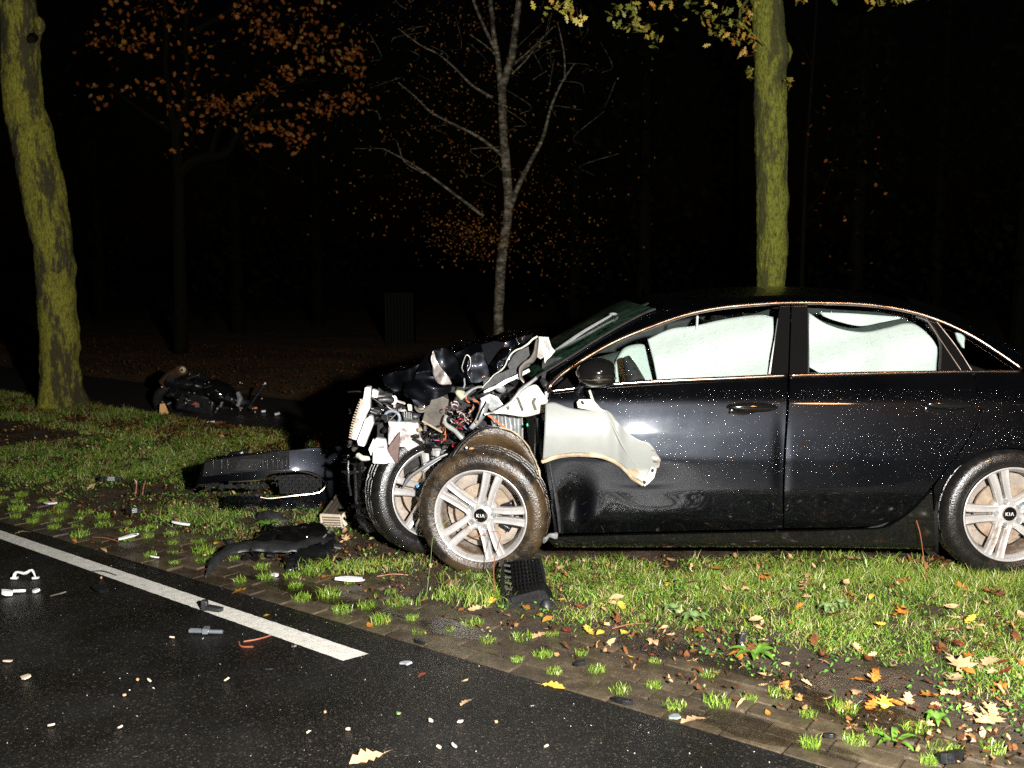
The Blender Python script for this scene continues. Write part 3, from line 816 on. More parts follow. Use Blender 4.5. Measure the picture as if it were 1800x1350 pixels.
stalk(0, 0, [(250, 878, 6.4), (252, 858, 6.4), (256, 845, 6.4)], .004, M_twig, 'second brown weed stalk leaning right in the left grass')
for i, (px, py, L_, lab) in enumerate(((1110, 1100, .18, 'dead grass stalk lying right of the torn grille duct'), (1300, 1085, .16, 'short brown stick in the grass below the door gap'), (690, 1012, .15, 'wet brown stick in the mud left of the front wheel'), (1560, 1085, .14, 'thin brown stick in the grass below the rear door'), (185, 948, .2, 'thin reddish stick at the grass edge on the left'))):
    p = G(px, py, .012); a = rnd.uniform(-.6, .6); d = Vector((math.cos(a), math.sin(a), 0)) * L_
    tag(MB().tube([p - d / 2, p + Vector((0, 0, .008)), p + d / 2], .003, 5, seg=8).build('stick', M_twig2 if i % 2 else M_twig, None), lab, 'stick')

# ------------------------------------------------------------------ debris shards
M_chip = simple('tan_chip', (.45, .36, .26), .5)
def shard(px, py, w, h, mat, label, seed, z=.003, th=.006, name='shard', cat='debris', yaw=None, tilt=.25):
    r = random.Random(seed); p = G(px, py, z); n = r.randint(7, 10); poly = []
    for k in range(n):
        a = 2 * math.pi * k / n; q = r.uniform(.6, 1.1)
        poly.append(Vector((w / 2 * q * math.cos(a), h / 2 * q * math.sin(a), 0)))
    m = MB(); m.prism(poly, (0, 0, th))
    R = Euler((r.uniform(-tilt, tilt), r.uniform(-tilt, tilt), r.uniform(-.4, .4) if yaw is None else yaw)).to_matrix()
    m.v = [R @ v for v in m.v]; lo = min(v.z for v in m.v); m.v = [v + p - Vector((0, 0, lo)) for v in m.v]
    return tag(m.build(name, mat, None, smooth=False, bevel=.001, loc=p), label, cat)
shard(12, 1047, .06, .045, M_whitec, 'white plastic shard at the left edge of the asphalt', 1, th=.02)
shard(36, 1042, .07, .028, M_whitec, 'curved pale plastic sliver just right of the leftmost white shard', 2, th=.012)
shard(64, 1041, .04, .04, M_whitec, 'small white chip right of the pale plastic sliver', 3, th=.012)
shard(13, 1164, .045, .03, M_chip, 'greyish white flake on the lower left asphalt', 4)
shard(45, 1193, .045, .028, M_chip, 'cream coloured chip below the greyish flake on the asphalt', 5)
for i, (px, py, lab) in enumerate(((241, 1197, 'pale chip, left one of two on the mid asphalt'), (262, 1199, 'pale chip, right one of two on the mid asphalt'), (398, 1198, 'pale orange chip on the asphalt below the line twig'), (219, 1223, 'small tan chip on the asphalt left of centre'), (212, 1281, 'small tan chip on the lower asphalt'), (90, 1277, 'white chip on the lower left asphalt'),
        (572, 1253, 'round pale chip standing out on the central asphalt'), (756, 1270, 'pale chip beside a green crumb on the asphalt'), (809, 1270, 'round pale chip, middle one of the row of three'), (873, 1271, 'round pale chip, right one of the row of three'), (771, 1315, 'pale chip, left one of a pair near the bottom'), (797, 1315, 'pale chip, right one of a pair near the bottom'), (542, 1290, 'reddish pale chip on the lower central asphalt'), (612, 1283, 'flat pale chip on the lower central asphalt'),
        (302, 1122, 'small white chip below the white line'), (178, 1017, 'tiny white chip on asphalt just below the white line'), (961, 1315, 'tiny grey-white chip on the asphalt at the bottom centre'))):
    shard(px, py, .014 + .006 * (i % 3), .012, M_chip if i % 3 else M_twig2, lab, 30 + i, th=.006, name='chip', tilt=.6)
# bridge shaped white bracket
p = G(44, 1018, .003)
m = MB(); m.tube([p + Vector(v) for v in ((-.055, 0, .004), (-.04, 0, .035), (0, 0, .028), (.035, 0, .045), (.05, 0, .01))], [.008, .010, .011, .010, .006], 6, seg=14, flat=.6)
m.box(p + Vector((-.05, 0, .006)), (.03, .02, .01)); m.box(p + Vector((.05, 0, .006)), (.03, .02, .01))
tag(m.build('broken_bracket', M_whitec, None, bevel=.001, crumple=.004, csc=40), 'white bridge shaped broken plastic bracket on the asphalt at left', 'bracket')
# black clip on the white line
p = G(370, 1072, .004)
e = empty('broken_clip', p, 'upright black plastic clip standing on the white line', 'plastic clip')
MB().box(p + Vector((-.025, 0, .022)), (.028, .03, .044)).build('stem', M_plastic2, e, bevel=.003, crumple=.004, csc=30)
MB().box(p + Vector((.02, -.01, .01)), (.07, .035, .018), Euler((0, .1, -.3)).to_matrix()).build('foot', M_plastic2, e, bevel=.003, crumple=.004, csc=30)
p = G(362, 1114, .003); e = empty('clear_plastic_rod', p, 'clear ribbed plastic rod lying on the asphalt below the clip', 'plastic rod')
m = MB(); d = Vector((.07, -.005, 0)); m.tube([p - d + Vector((0, 0, .01)), p + d + Vector((0, 0, .01))], .008, 8); m.tube([p - d + Vector((0, .016, .01)), p + Vector((0, .016, .01))], .006, 8); m.box(p + Vector((0, .004, .014)), (.022, .034, .022)); m.build('rod', simple('grey_clear_plastic', (.10, .11, .12), .2, coat=.5, bump=.3), e)
shard(716, 1169, .06, .03, simple('glass_shard', (.30, .30, .32), .1, 0, 1), 'glassy grey shard on the asphalt past the line end', 60)
shard(517, 1138, .03, .03, MATS.get('x') or M_greyplate, 'grey shard beside the tip of the white line', 61)
shard(474, 1178, .06, .03, M_plastic, 'dark bluish glossy shard on the asphalt below the white line', 62)
shard(102, 1048, .09, .012, M_greyplate, 'thin grey metal sliver on the left asphalt', 63)
shard(178, 1040, .09, .05, M_plastic, 'dark crushed plastic fragment on the left asphalt', 64, th=.012)
shard(935, 1243, .03, .02, M_plastic, 'small dark shard on the asphalt right of centre', 65)
shard(618, 1024, .17, .035, M_whitec, 'long white bone shaped plastic piece on the mud', 66, th=.014, yaw=.35)
shard(484, 1013, .05, .03, M_whitec, 'small white chip on the pavers below the torn strip', 67, th=.01)
shard(440, 964, .05, .03, M_whitec, 'white shard left of the torn black plastic strip', 68, z=.02, th=.012)
shard(648, 922, .09, .05, M_whitec, 'white crumpled shard between radiator block and wheel', 69, z=.02, th=.035, tilt=.7)
shard(90, 886, .11, .035, M_whitec, 'dull white splinter in the grass at the left', 70, z=.03, th=.01)
shard(318, 924, .12, .03, M_whitec, 'white plastic splinter in the grass left of the bumper emblem', 71, z=.03, th=.012)
shard(225, 948, .12, .03, M_whitec, 'white frayed splinter at the edge of the left pavers', 72, z=.008, th=.01)
shard(272, 981, .07, .02, M_whitec, 'thin pale splinter among the left tufts', 73, z=.008)
shard(404, 955, .05, .05, M_plastic2, 'small square black fragment near the torn strip', 74, z=.02, th=.02)
shard(195, 848, .16, .08, M_plastic, 'black plastic fragment in the left grass', 75, z=.03, th=.03)
shard(235, 903, .12, .08, M_plastic, 'dark crushed fragment in the grass between tree and line', 76, z=.03, th=.03)
shard(738, 1132, .06, .03, M_plastic, 'black fragment in a tuft on the pavers past the line end', 77, th=.014)
shard(1020, 1170, .06, .03, M_plastic, 'round black fragment on pavers below the front door', 78, th=.014)
shard(1095, 1237, .09, .03, M_plastic, 'small black rag-like fragment beside a tuft on the pavers', 79, th=.014)
shard(1185, 1263, .05, .04, simple('teal_grey_plastic', (.16, .2, .18), .4), 'greenish grey flake at the edge of the pavers', 80)
shard(1458, 1297, .05, .03, M_plastic, 'dark fragment in a tuft near the puddle', 81, th=.012)
shard(1672, 1342, .10, .05, M_plastic, 'black fragment at the lower right corner of the pavers', 82, th=.03)
shard(1405, 1215, .05, .04, M_plastic, 'black round fragment on the muddy edge right of a tan leaf', 83, th=.015)
shard(700, 1255 - 0, .018, .016, M_weedq, 'small green crumb on the central asphalt', 84)
shard(370, 745, .09, .04, M_whitec, 'small white chip on the dark path by the motorcycle', 85, z=.02, th=.02)
p = G(1303, 1143, .0); e = empty('shard', p, 'small upright grey-black shard beside the bright rosette weed', 'debris')
MB().box(p + Vector((0, 0, .035)), (.035, .02, .09), Euler((.2, .15, .2)).to_matrix(), .6).build('shell', M_plastic2, e, bevel=.006, crumple=.004, csc=30)
MB().ball(p + Vector((.0, -.012, .02)), (.014, .01, .02)).build('socket', M_silver, e)
# rag-like lump below the emblem
p = G(484, 918, .02); MBx = MB(); MBx.tube([p + Vector((-.09, .03, .03)), p + Vector((-.03, 0, .03)), p + Vector((.03, -.02, .01)), p + Vector((.10, .0, .02))], [.03, .045, .04, .015], 10, seg=16)
tag(MBx.build('crushed_hose', M_plastic2, None, crumple=.015, csc=25), 'crushed grey-brown hose stub under the bumper emblem', 'hose')

# ------------------------------------------------------------------ trees
def trunkpath(pts, Y, n, extra=None):
    """pts: (left px, right px, py) -> centres, radii"""
    cs, rs = [], []
    for a, b, y in pts:
        A_, B_ = W(a, y, Y), W(b, y, Y); cs.append((A_ + B_) / 2); rs.append((B_ - A_).length / 2)
    return cs, rs
def trunk(name, cs, rs, mat, parent, n=28, seg=90, rough=.018, flare=0, fs=5):
    cs2 = crom(cs, seg); t_ = np.linspace(0, 1, seg)
    L = [0]
    for a, b in zip(cs, cs[1:]): L.append(L[-1] + (b - a).length)
    rr = np.interp(t_, np.array(L) / L[-1], rs)
    m = MB(); m.tube(cs2, list(rr), n)
    o = []
    for i_, v in enumerate(m.v[:seg * n]):
        c_ = cs2[i_ // n]; rd = (v - c_); rl = max(1e-6, rd.length); rd = rd / rl
        w = Vector((v.x, v.y, v.z * .35))
        q = noise.fractal(v * fs, 1, 2, 4) * rough * .8 + (noise.noise(w * 42) * .0045 + noise.noise(w * 85) * .0025) * (rough > .013)
        fl = flare * math.exp(-max(0, v.z) / .16) * (1 + .5 * math.sin(5 * math.atan2(rd.y, rd.x)))
        o.append(v + rd * (q + fl) + Vector((noise.noise(v * fs), noise.noise(v * fs + Vector((9, 0, 0))), 0)) * rough * .6)
    m.v = o
    return m.build(name, mat, parent, angle=180)
def leafcloud(name, cents, mat, parent, size, kind='maple', seed=1, tint=None, flat=1.4):
    r = np.random.default_rng(seed); cents = np.asarray(cents); n = len(cents)
    half = {'maple': [(-.5, 0), (-.34, .26), (-.12, .16), (-.05, .46), (.10, .2), (.3, .36), (.28, .12), (.55, 0)], 'oak': [(-.5, 0), (-.3, .16), (-.2, .08), (-.05, .27), (.05, .12), (.22, .26), (.3, .1), (.5, 0)], 'dot': [(-.5, 0), (-.1, .3), (.5, 0)]}[kind]
    poly = half + [(x, -y) for x, y in reversed(half[1:-1])]; k = len(poly)
    base = r.normal(0, 1, (n, 3)); base[:, 1] -= flat * .2; base[:, 2] += flat * .4
    nrm = base / np.linalg.norm(base, axis=1)[:, None]
    a = r.normal(0, 1, (n, 3)); a -= nrm * (a * nrm).sum(1)[:, None]; a /= np.linalg.norm(a, axis=1)[:, None]; b = np.cross(nrm, a)
    sz = size * r.uniform(.6, 1.25, n)
    co = np.empty((n, k + 1, 3)); co[:, 0] = cents
    for j, (x, y) in enumerate(poly): co[:, j + 1] = cents + a * (x * sz)[:, None] + b * (y * sz)[:, None] + nrm * (sz * (.35 * y * y + .25 * x * x))[:, None]
    i = np.arange(n)[:, None] * (k + 1)
    tr = np.concatenate([i + [0, j + 1, (j + 1) % k + 1] for j in range(k)], 1).reshape(-1, 3)
    tt = np.repeat(np.clip(r.normal(.5, .25, n) if tint is None else tint, 0, 1), k + 1)
    base = Vector((0, 0, 0)); q = parent
    while q is not None: base = base + q.location; q = q.parent
    co = co.reshape(-1, 3) - np.array(base)[None]
    o = bulk(name, co, tr, mat, parent, attrs={'tint': tt}); o['kind'] = 'stuff'; return o

# left avenue tree
YL = 10.5
cs, rs = trunkpath([(68, 152, 742), (73, 146, 715), (73, 140, 680), (72, 136, 600), (67, 132, 520), (62, 127, 440), (46, 118, 370), (34, 108, 310), (20, 92, 240), (7, 72, 175), (5, 68, 110), (3, 68, 50), (-2, 60, 0), (-14, 50, -80), (-20, 36, -250)], YL, 28)
tl = empty('avenue_tree', (cs[0].x, cs[0].y, 0), 'mossy leaning tree trunk standing in the grass at the left edge', 'tree')
cs[0].z = -.05
tk = trunk('trunk', cs, rs, M_moss, tl, 90, 420, .022, flare=.05)
MB().ball(W(68, 45, YL - .1), (.06, .06, .10)).build('branch_stub', M_moss, tl, crumple=.02, csc=15)
for i, (a, b) in enumerate((((52, 68, YL - .22), .045), ((57, 80, YL - .22), .0))):
    if b: MB().tube([W(58, 66, YL - .1), W(55, 70, YL - .25)], [.05, .035], 10).build('branch_scar', M_bark, tl)
top = cs[-1]
lim = []
for i in range(6):
    a = rnd.uniform(0, 6.28); q = top + Vector((math.cos(a) * 1.6, math.sin(a) * 1.6, rnd.uniform(.8, 2.2))); lim.append(q)
    MB().tube([top - Vector((0, 0, .3)), top.lerp(q, .5) + Vector((0, 0, .3)), q], [.09, .05, .015], 8, seg=12).build('limb', M_moss, tl)
leafcloud('crown', [p + Vector([rnd.gauss(0, .55) for _ in range(3)]) + Vector((0, 0, .8)) for p in lim for _ in range(90)], M_oakleaf, tl, .13, 'oak', 5)

# right avenue tree
YR = 9.2
cs, rs = trunkpath([(1318, 1392, 752), (1326, 1384, 700), (1331, 1380, 505), (1331, 1382, 420), (1330, 1384, 330), (1327, 1384, 225), (1326, 1382, 130), (1326, 1386, 90), (1324, 1378, 50), (1321, 1375, 0), (1315, 1372, -80), (1318, 1362, -260)], YR, 28)
trr = empty('avenue_tree', (cs[0].x, cs[0].y, 0), 'straight moss covered trunk rising behind the car roof', 'tree')
cs[0].z = -.05
trunk('trunk', cs, rs, M_moss2, trr, 80, 400, .016, flare=.04)
MB().ball(W(1383, 92, YR), (.05, .05, .09)).build('burl', M_moss2, trr, crumple=.015, csc=15)
top = cs[-1]; lim = []
def px_limb(path, rad, parent, mat, name='limb', seg=16, n=6):
    MB().tube([W(*p) for p in path], rad, n, seg=seg).build(name, mat, parent)
px_limb([(1350, -120, YR), (1270, -60, YR - .4), (1180, -30, YR - .8), (1080, -10, YR - 1.3)], [.07, .04, .02, .008], trr, M_moss2)
px_limb([(1350, -150, YR), (1200, -130, YR - 1), (1080, -60, YR - 2), (985, -10, YR - 2.6)], [.07, .04, .02, .006], trr, M_moss2)
px_limb([(1345, -100, YR), (1325, -20, YR - .3), (1300, 30, YR - .4), (1345, 80, YR - .35)], [.03, .02, .012, .005], trr, M_moss2)
px_limb([(1360, -120, YR), (1450, -80, YR), (1560, -30, YR - .4)], [.06, .03, .01], trr, M_moss2)
cl = []; tn = []
def spray(px, py, Y, n, sx, sy, t0):
    for _ in range(n):
        a, b = rnd.gauss(0, sx), rnd.gauss(0, sy)
        cl.append(W(px + a, py + b, Y + rnd.gauss(0, .15))); tn.append(t0 + rnd.gauss(0, .18))
spray(985, 10, YR - 2.6, 16, 14, 12, .62); spray(1000, 28, YR - 2.6, 7, 10, 8, .62); spray(1020, 38, YR - 2.6, 5, 6, 4, .85)
spray(1100, 15, YR - 1.2, 34, 16, 10, .45); spray(1118, 45, YR - 1.2, 34, 18, 10, .55); spray(1145, 68, YR - 1.2, 10, 7, 8, .5)
spray(1155, 8, YR - .8, 12, 14, 5, .8); spray(1203, 15, YR - .8, 22, 14, 10, .4); spray(1255, 22, YR - .7, 22, 14, 12, .6)
spray(1285, 40, YR - .6, 26, 18, 14, .5); spray(1265, 62, YR - .6, 18, 14, 8, .6); spray(1312, 72, YR - .5, 28, 9, 14, .8); spray(1310, 20, YR - .5, 24, 10, 16, .6)
spray(1318, 130, YR - .3, 10, 5, 6, .5); spray(1386, 145, YR - .2, 10, 5, 5, .6); spray(1410, 2, YR - .2, 8, 8, 3, .7); spray(1560, -2, YR - .3, 40, 35, 7, .6)
for _ in range(500):
    spray(rnd.uniform(950, 1700), rnd.uniform(-420, -30), YR + rnd.uniform(-1.5, 1.0), 1, 12, 12, .5)
leafcloud('crown', cl, M_oakleaf, trr, .075, 'oak', 8, tint=np.array(tn))

# birch
YB = 14.5
bt = empty('birch_tree', (*gp(878, 652)[:1], YB, 0), 'slender birch with pale peeling stems and few orange leaves behind the hood', 'tree')
bt.location = (W(878, 600, YB).x, YB, 0)
cs, rs = trunkpath([(866, 892, 650), (866, 887, 560), (869, 891, 480), (876, 898, 420), (884, 904, 360), (880, 898, 290), (875, 893, 210), (874, 891, 140)], YB, 20); rs = [q_ * .82 for q_ in rs]
trunk('trunk', cs, rs, M_birch, bt, 16, 70, .012)
def bl(path, r0, r1=.006, nm='branch'):
    r0 *= .72; r1 *= .7
    px_limb([(a, b, YB + (c if len(q) > 2 else 0)) for q in path for a, b, c in [(q + (0,))[:3]]], [r0, (r0 + r1) / 2, r1], bt, M_birch, nm, 24, 7)
bl([(884, 150), (893, 120), (900, 98), (906, 50), (912, 0), (915, -60)], .075, .05, 'stem')
bl([(880, 160), (876, 110), (868, 60), (862, 0), (858, -60)], .055, .035, 'stem')
bl([(872, 90), (850, 45), (832, 0), (822, -40)], .035, .02)
bl([(898, 362), (912, 325), (935, 280), (955, 240), (968, 190), (985, 150), (997, 130), (1010, 112)], .055, .012)
bl([(993, 140), (992, 100), (985, 60), (980, 40)], .02, .008)
bl([(850, 380), (800, 342), (750, 305), (710, 280), (675, 262)], .035, .010)
bl([(745, 305), (712, 285), (702, 262), (698, 248)], .016, .006)
bl([(885, 275), (840, 240), (790, 215), (755, 195), (730, 170), (700, 145)], .035, .010)
bl([(866, 172), (830, 150), (800, 120), (770, 95), (740, 80), (700, 50)], .028, .008)
bl([(876, 105), (860, 85), (825, 60)], .016, .006)
bl([(905, 110), (930, 90), (960, 60), (975, 45)], .02, .006)
bl([(900, 130), (925, 105), (945, 80), (970, 70)], .016, .006)
for _ in range(46):
    a = rnd.uniform(650, 1060); b = rnd.uniform(-20, 330); bl([(a, b, rnd.uniform(-1, 1)), (a + rnd.uniform(-25, 25), b - rnd.uniform(5, 20)), (a + rnd.uniform(-60, 60), b - rnd.uniform(10, 60))], .006, .003, 'twig')
bc = []
for _ in range(2600):
    x_, y_ = rnd.gauss(820, 120), rnd.uniform(-60, 420)
    if noise.noise(Vector((x_ / 60, y_ / 60, 0))) < -.05 and rnd.random() < .7: continue
    bc.append(W(x_, y_, YB + rnd.gauss(0, .7)))
for _ in range(500): bc.append(W(rnd.gauss(830, 45), rnd.gauss(418, 22), YB - .5 + rnd.gauss(0, .3)))
for _ in range(240): bc.append(W(rnd.gauss(960, 60), rnd.gauss(440, 40), YB + .5 + rnd.gauss(0, .4)))
leafcloud('crown', bc, M_birchleaf, bt, .040, 'dot', 11)

# orange maple
YM = 16.5
mt = empty('maple_tree', (W(318, 600, YM).x, YM, 0), 'dark maple with loose orange leaf clusters behind the left trunk', 'tree')
cs, rs = trunkpath([(305, 331, 620), (305, 328, 500), (304, 325, 400), (304, 323, 300), (300, 316, 240), (293, 305, 180), (286, 296, 120), (288, 296, 60), (280, 290, -60)], YM, 16)
trunk('trunk', cs, rs, M_bark, mt, 14, 60, .015)
def ml_(path, r0, r1=.01): px_limb([(a, b, YM) for a, b in path], [r0, (r0 + r1) / 2, r1], mt, M_bark, 'limb', 20, 7)
ml_([(318, 300), (345, 280), (395, 270), (415, 240), (440, 200)], .10, .02); ml_([(370, 276), (380, 235), (400, 200)], .05, .02); ml_([(310, 240), (330, 150), (325, 60), (335, 0)], .07, .02)
ml_([(300, 230), (250, 195), (215, 170), (190, 150)], .05, .015); ml_([(415, 235), (480, 160), (560, 140)], .04, .012); ml_([(440, 200), (520, 190), (600, 185)], .035, .01); ml_([(420, 240), (460, 285), (540, 320)], .02, .006); ml_([(330, 60), (400, 20), (450, -30)], .05, .015)
mc = []
for (x_, y_, n_, sx, sy) in ((250, 20, 60, 40, 22), (300, 15, 30, 30, 15), (215, 75, 50, 28, 12), (255, 80, 30, 25, 12), (235, 160, 30, 40, 16), (340, 75, 26, 25, 20), (330, 120, 16, 22, 20), (430, 20, 48, 14, 22), (470, 25, 40, 14, 26), (465, 60, 26, 12, 12), (500, 72, 55, 35, 8), (540, 40, 40, 20, 22), (560, 10, 18, 15, 12), (585, 60, 28, 18, 12), (610, 95, 48, 22, 10), (560, 115, 40, 25, 10), (510, 125, 50, 18, 10), (625, 130, 34, 12, 12), (475, 155, 34, 16, 10), (440, 170, 24, 14, 6), (395, 180, 34, 22, 8), (370, 185, 26, 18, 10), (415, 200, 28, 25, 8), (560, 190, 55, 28, 10), (600, 175, 40, 22, 8), (640, 180, 10, 10, 10), (470, 225, 60, 30, 8), (520, 235, 30, 20, 12), (460, 258, 14, 16, 6), (520, 262, 10, 10, 6), (350, 215, 24, 24, 12), (320, 190, 16, 24, 12), (300, 260, 12, 26, 12), (400, 105, 10, 30, 30), (330, 160, 12, 25, 15), (180, 60, 16, 14, 26), (160, 165, 12, 20, 20)):
    for _ in range(int(n_ * 1.15)): mc.append(W(rnd.gauss(x_, sx), rnd.gauss(y_, sy), YM + rnd.gauss(0, .5)))
for _ in range(300): mc.append(W(rnd.uniform(100, 620), rnd.uniform(-250, -20), YM + rnd.gauss(0, .8)))
leafcloud('crown', mc, M_maple, mt, .085, 'maple', 14)

# dark woodland behind: spruces and bare trees, each with trunk and crown
def spruce(px, Y, H, R_, label, seed):
    r = random.Random(seed); b = W(px, 600, Y); b.z = 0
    e = empty('spruce_tree', b, label, 'tree')
    MB().tube([b, b + Vector((0, 0, H))], [.16, .02], 8).build('trunk', M_bark, e)
    pts = []
    for _ in range(1500):
        z = r.uniform(.08, 1) ** .8; a = r.uniform(0, 6.28); q = R_ * (1.04 - z) * r.uniform(.25, 1) * (.75 + .25 * math.sin(z * 60))
        pts.append(b + Vector((q * math.cos(a), q * math.sin(a), z * H - q * .25)))
    leafcloud('crown', pts, M_darkleaf, e, .20, 'dot', seed, flat=.3)
for i, (px, Y, H, R_, lab) in enumerate(((1130, 20, 9, 2.2, 'dark spruce faintly visible between the birch and the right trunk'), (1290, 22, 11, 2.4, 'tall faint spruce just left of the right mossy trunk'), (1500, 19, 8.5, 2.3, 'dark spruce faintly visible right of the mossy trunk'), (1640, 21, 10, 2.6, 'dark spruce above the rear window'), (1790, 18, 8, 2.4, 'nearest dark spruce at the right edge'), (1010, 23, 10, 2.2, 'dark spruce just right of the birch'), (560, 25, 9, 2.4, 'dark spruce faint behind the maple leaves'), (420, 22, 6, 2.2, 'low dark evergreen behind the wrecked motorcycle'), (180, 26, 9, 2.5, 'dark evergreen behind the left mossy trunk'), (1930, 20, 9, 2.5, 'dark spruce beyond the right edge'), (-60, 22, 9, 2.5, 'dark evergreen beyond the left edge'))):
    spruce(px, Y, H, R_, lab, 40 + i)
e = empty('young_tree', (W(1422, 600, 15).x, 15, 0), 'thin bare young tree just right of the right mossy trunk', 'tree')
px_limb([(1404, 640, 15), (1410, 470, 15), (1416, 300, 15), (1424, 180, 15), (1436, 0, 15), (1440, -90, 15)], [.04, .03, .012], e, M_bark, 'trunk', 30)
px_limb([(1412, 380, 15), (1450, 330, 15), (1470, 260, 15)], [.012, .006], e, M_bark, 'branch'); px_limb([(1430, 120, 15), (1400, 60, 15)], [.012, .006], e, M_bark, 'branch')
leafcloud('crown', [W(rnd.uniform(1400, 1560), rnd.uniform(100, 480), 15 + rnd.gauss(0, .6)) for _ in range(60)], M_maple, e, .06, 'maple', 77)

# slatted grey shed front far behind
YS = 19
M_slat = simple('dim_slat', (.008, .0085, .008), .9, spec=.05)
p0, p1 = W(676, 570, YS), W(727, 514, YS); e = empty('slatted_cabinet', ((p0.x + p1.x) / 2, YS, 0), 'dim grey slatted cabinet standing far behind the hood', 'cabinet')
Hh = p1.z; w_ = p1.x - p0.x
MB().box(((p0.x + p1.x) / 2, YS + .3, Hh / 2), (w_ * .96, .5, Hh)).build('body', M_bark, e)
for i in range(9):
    MB().box((p0.x + w_ * (i + .5) / 9, YS, Hh / 2), (w_ / 9 * .62, .05, Hh * .98)).build('slat', M_slat, e)

# ------------------------------------------------------------------ the wrecked car
CARX, CARY = 1.3, 5.56
car = empty('wrecked_car', (CARX, CARY, 0), 'black sedan with its front end torn open, airbags out, standing on the verge', 'car')
DENT += [(1012, 885, 26, 40, .030), (1040, 905, 22, 26, -.012), (1374, 815, 10, 60, .007), (1130, 850, 60, 30, .010), (1175, 900, 60, 18, -.006)]
def mirrorY(p): return Vector((p.x, 2 * CARY - p.y, p.z))
def cb(m, name, mat, parent=None, **k): return m.build(name, mat, parent or car, **k)

# wheels --------------------------------------------------
def letters(m, c, h, th, ax=Vector((1, 0, 0)), az=Vector((0, 0, 1)), an=Vector((0, -1, 0)), th2=.002):
    """the three letters of the emblem, as strokes"""
    w = abs(h) * .80
    strokes = []
    x = -1.55 * w
    strokes += [((x, 0), (x, 1)), ((x, .45), (x + w * .8, 1)), ((x + w * .1, .5), (x + w * .85, 0))]
    x = -.28 * w
    strokes += [((x + w * .1, 0), (x + w * .1, 1))]
    x = .35 * w
    strokes += [((x, 0), (x + w * .5, 1)), ((x + w * .5, 1), (x + w, 0))]
    for (a, b), (c2, d) in strokes:
        p = Vector((a, (b - .5) * h, 0)); q = Vector((c2, (d - .5) * h, 0)); dd = (q - p).normalized(); s_ = Vector((-dd.y, dd.x, 0)) * th / 2
        quad = [p - s_, q - s_, q + s_, p + s_]
        m.prism([c + ax * v.x + az * v.y for v in quad], an * th2)
def wheel(loc, rot, spin, label, tyremat, full=True):
    e = empty('wheel', loc, parent=car, rot=rot); e['label'] = label
    n = 120; prof = [(.219, .03), (.224, .012), (.236, .004), (.252, .001), (.256, -.001), (.268, .000), (.290, .004), (.305, .014), (.314, .028), (.3185, .042), (.3195, .056), (.311, .059), (.311, .067), (.320, .070), (.320, .096), (.311, .099), (.311, .107), (.320, .110), (.320, .134), (.311, .137), (.311, .145), (.3195, .148), (.3185, .162), (.314, .176), (.300, .192), (.262, .204), (.236, .198), (.219, .175)]
    rows = []
    for r, y in prof:
        row = []
        for k in range(n):
            q = r
            if r > .3125 and (y < .056 or y > .148) and k % 3 == 0: q -= .007
            if .3195 < r and .07 <= y <= .134 and k % 6 == 0: q -= .006
            a = 2 * math.pi * k / n
            row.append(Vector((q * math.cos(a), y, q * math.sin(a))))
        rows.append(row)
    m = MB(); m.grid(rows, closed=True); m.build('tyre', tyremat, e, local=True, angle=50)
    m = MB(); m.lathe([(.214, .030), (.2235, .012), (.229, .003), (.2275, -.001), (.222, .0005), (.2165, .008), (.212, .022), (.203, .034)], 96); m.build('rim', M_alloy, e, local=True, angle=180)
    m = MB(); m.lathe([(.205, .028), (.200, .06), (.196, .12), (.212, .17), (.217, .19)], 72); m.lathe([(.198, .15), (.05, .15)], 40); m.build('rim_barrel', M_alloyin, e, local=True, angle=60)
    sp = math.radians(spin)
    for i in range(5):
        th = sp + i * 2 * math.pi / 5
        A_ = Vector((math.cos(th), 0, math.sin(th))); B_ = Vector((-math.sin(th), 0, math.cos(th)))
        for sg in (-1, 1):
            rows = []
            for u in np.linspace(0, 1, 9):
                r = .050 + (.214 - .050) * u
                off = sg * (.0235 + .0085 * u - .004 * math.sin(u * 3.14)); w = .030 + .009 * u + .012 * max(0, .25 - u)
                y = .024 - .016 * u ** 1.5 - .004 * math.sin(u * 3.1)
                c = A_ * r + B_ * off
                sec = [(-.5, .030), (-.5, .006), (-.36, .0005), (-.12 * 1, .003), (.12, .003), (.36, .0005), (.5, .006), (.5, .030)]
                rows.append([c + B_ * (w * a) + Vector((0, y + b, 0)) for a, b in sec])
            m = MB(); m.grid(rows); m.build('spoke', M_alloy, e, local=True, angle=35)
        m = MB(); c = A_ * .0600; m.lathe([(.0115, .028), (.0115, .018), (.009, .015), (.0045, .0155), (.0045, .022), (.0, .022)], 12, Matrix.Translation(c)); m.build('lug_nut', M_silver, e, local=True)
        m = MB(); m.lathe([(.0185, .026), (.0165, .0215), (.0135, .0235), (.013, .032)], 16, Matrix.Translation(c)); m.build('nut_collar', M_alloy, e, local=True)
        # web between neighbouring pairs
        th2 = th + math.pi / 5; A2_ = Vector((math.cos(th2), 0, math.sin(th2))); B2_ = Vector((-math.sin(th2), 0, math.cos(th2)))
        m = MB(); m.grid([[A2_ * r + B2_ * (w * k) + Vector((0, y, 0)) for k in (-1, -.5, 0, .5, 1)] for r, w, y in ((.035, .028, .027), (.060, .040, .029), (.078, .034, .034), (.082, .03, .055))]); m.build('web', M_alloy, e, local=True, angle=180)
    m = MB(); m.lathe([(.055, .034), (.047, .027), (.034, .024), (.0335, .020), (.0, .020)], 40); m.build('hub', M_alloy, e, local=True)
    m = MB(); m.lathe([(.033, .022), (.032, .0175), (.028, .016), (.0, .0145)], 40); m.build('hub_cap', M_gloss, e, local=True)
    m = MB(); m.lathe([(.0335, .020), (.0330, .016), (.0315, .0155), (.031, .018)], 40); m.build('cap_ring', M_chrome, e, local=True)
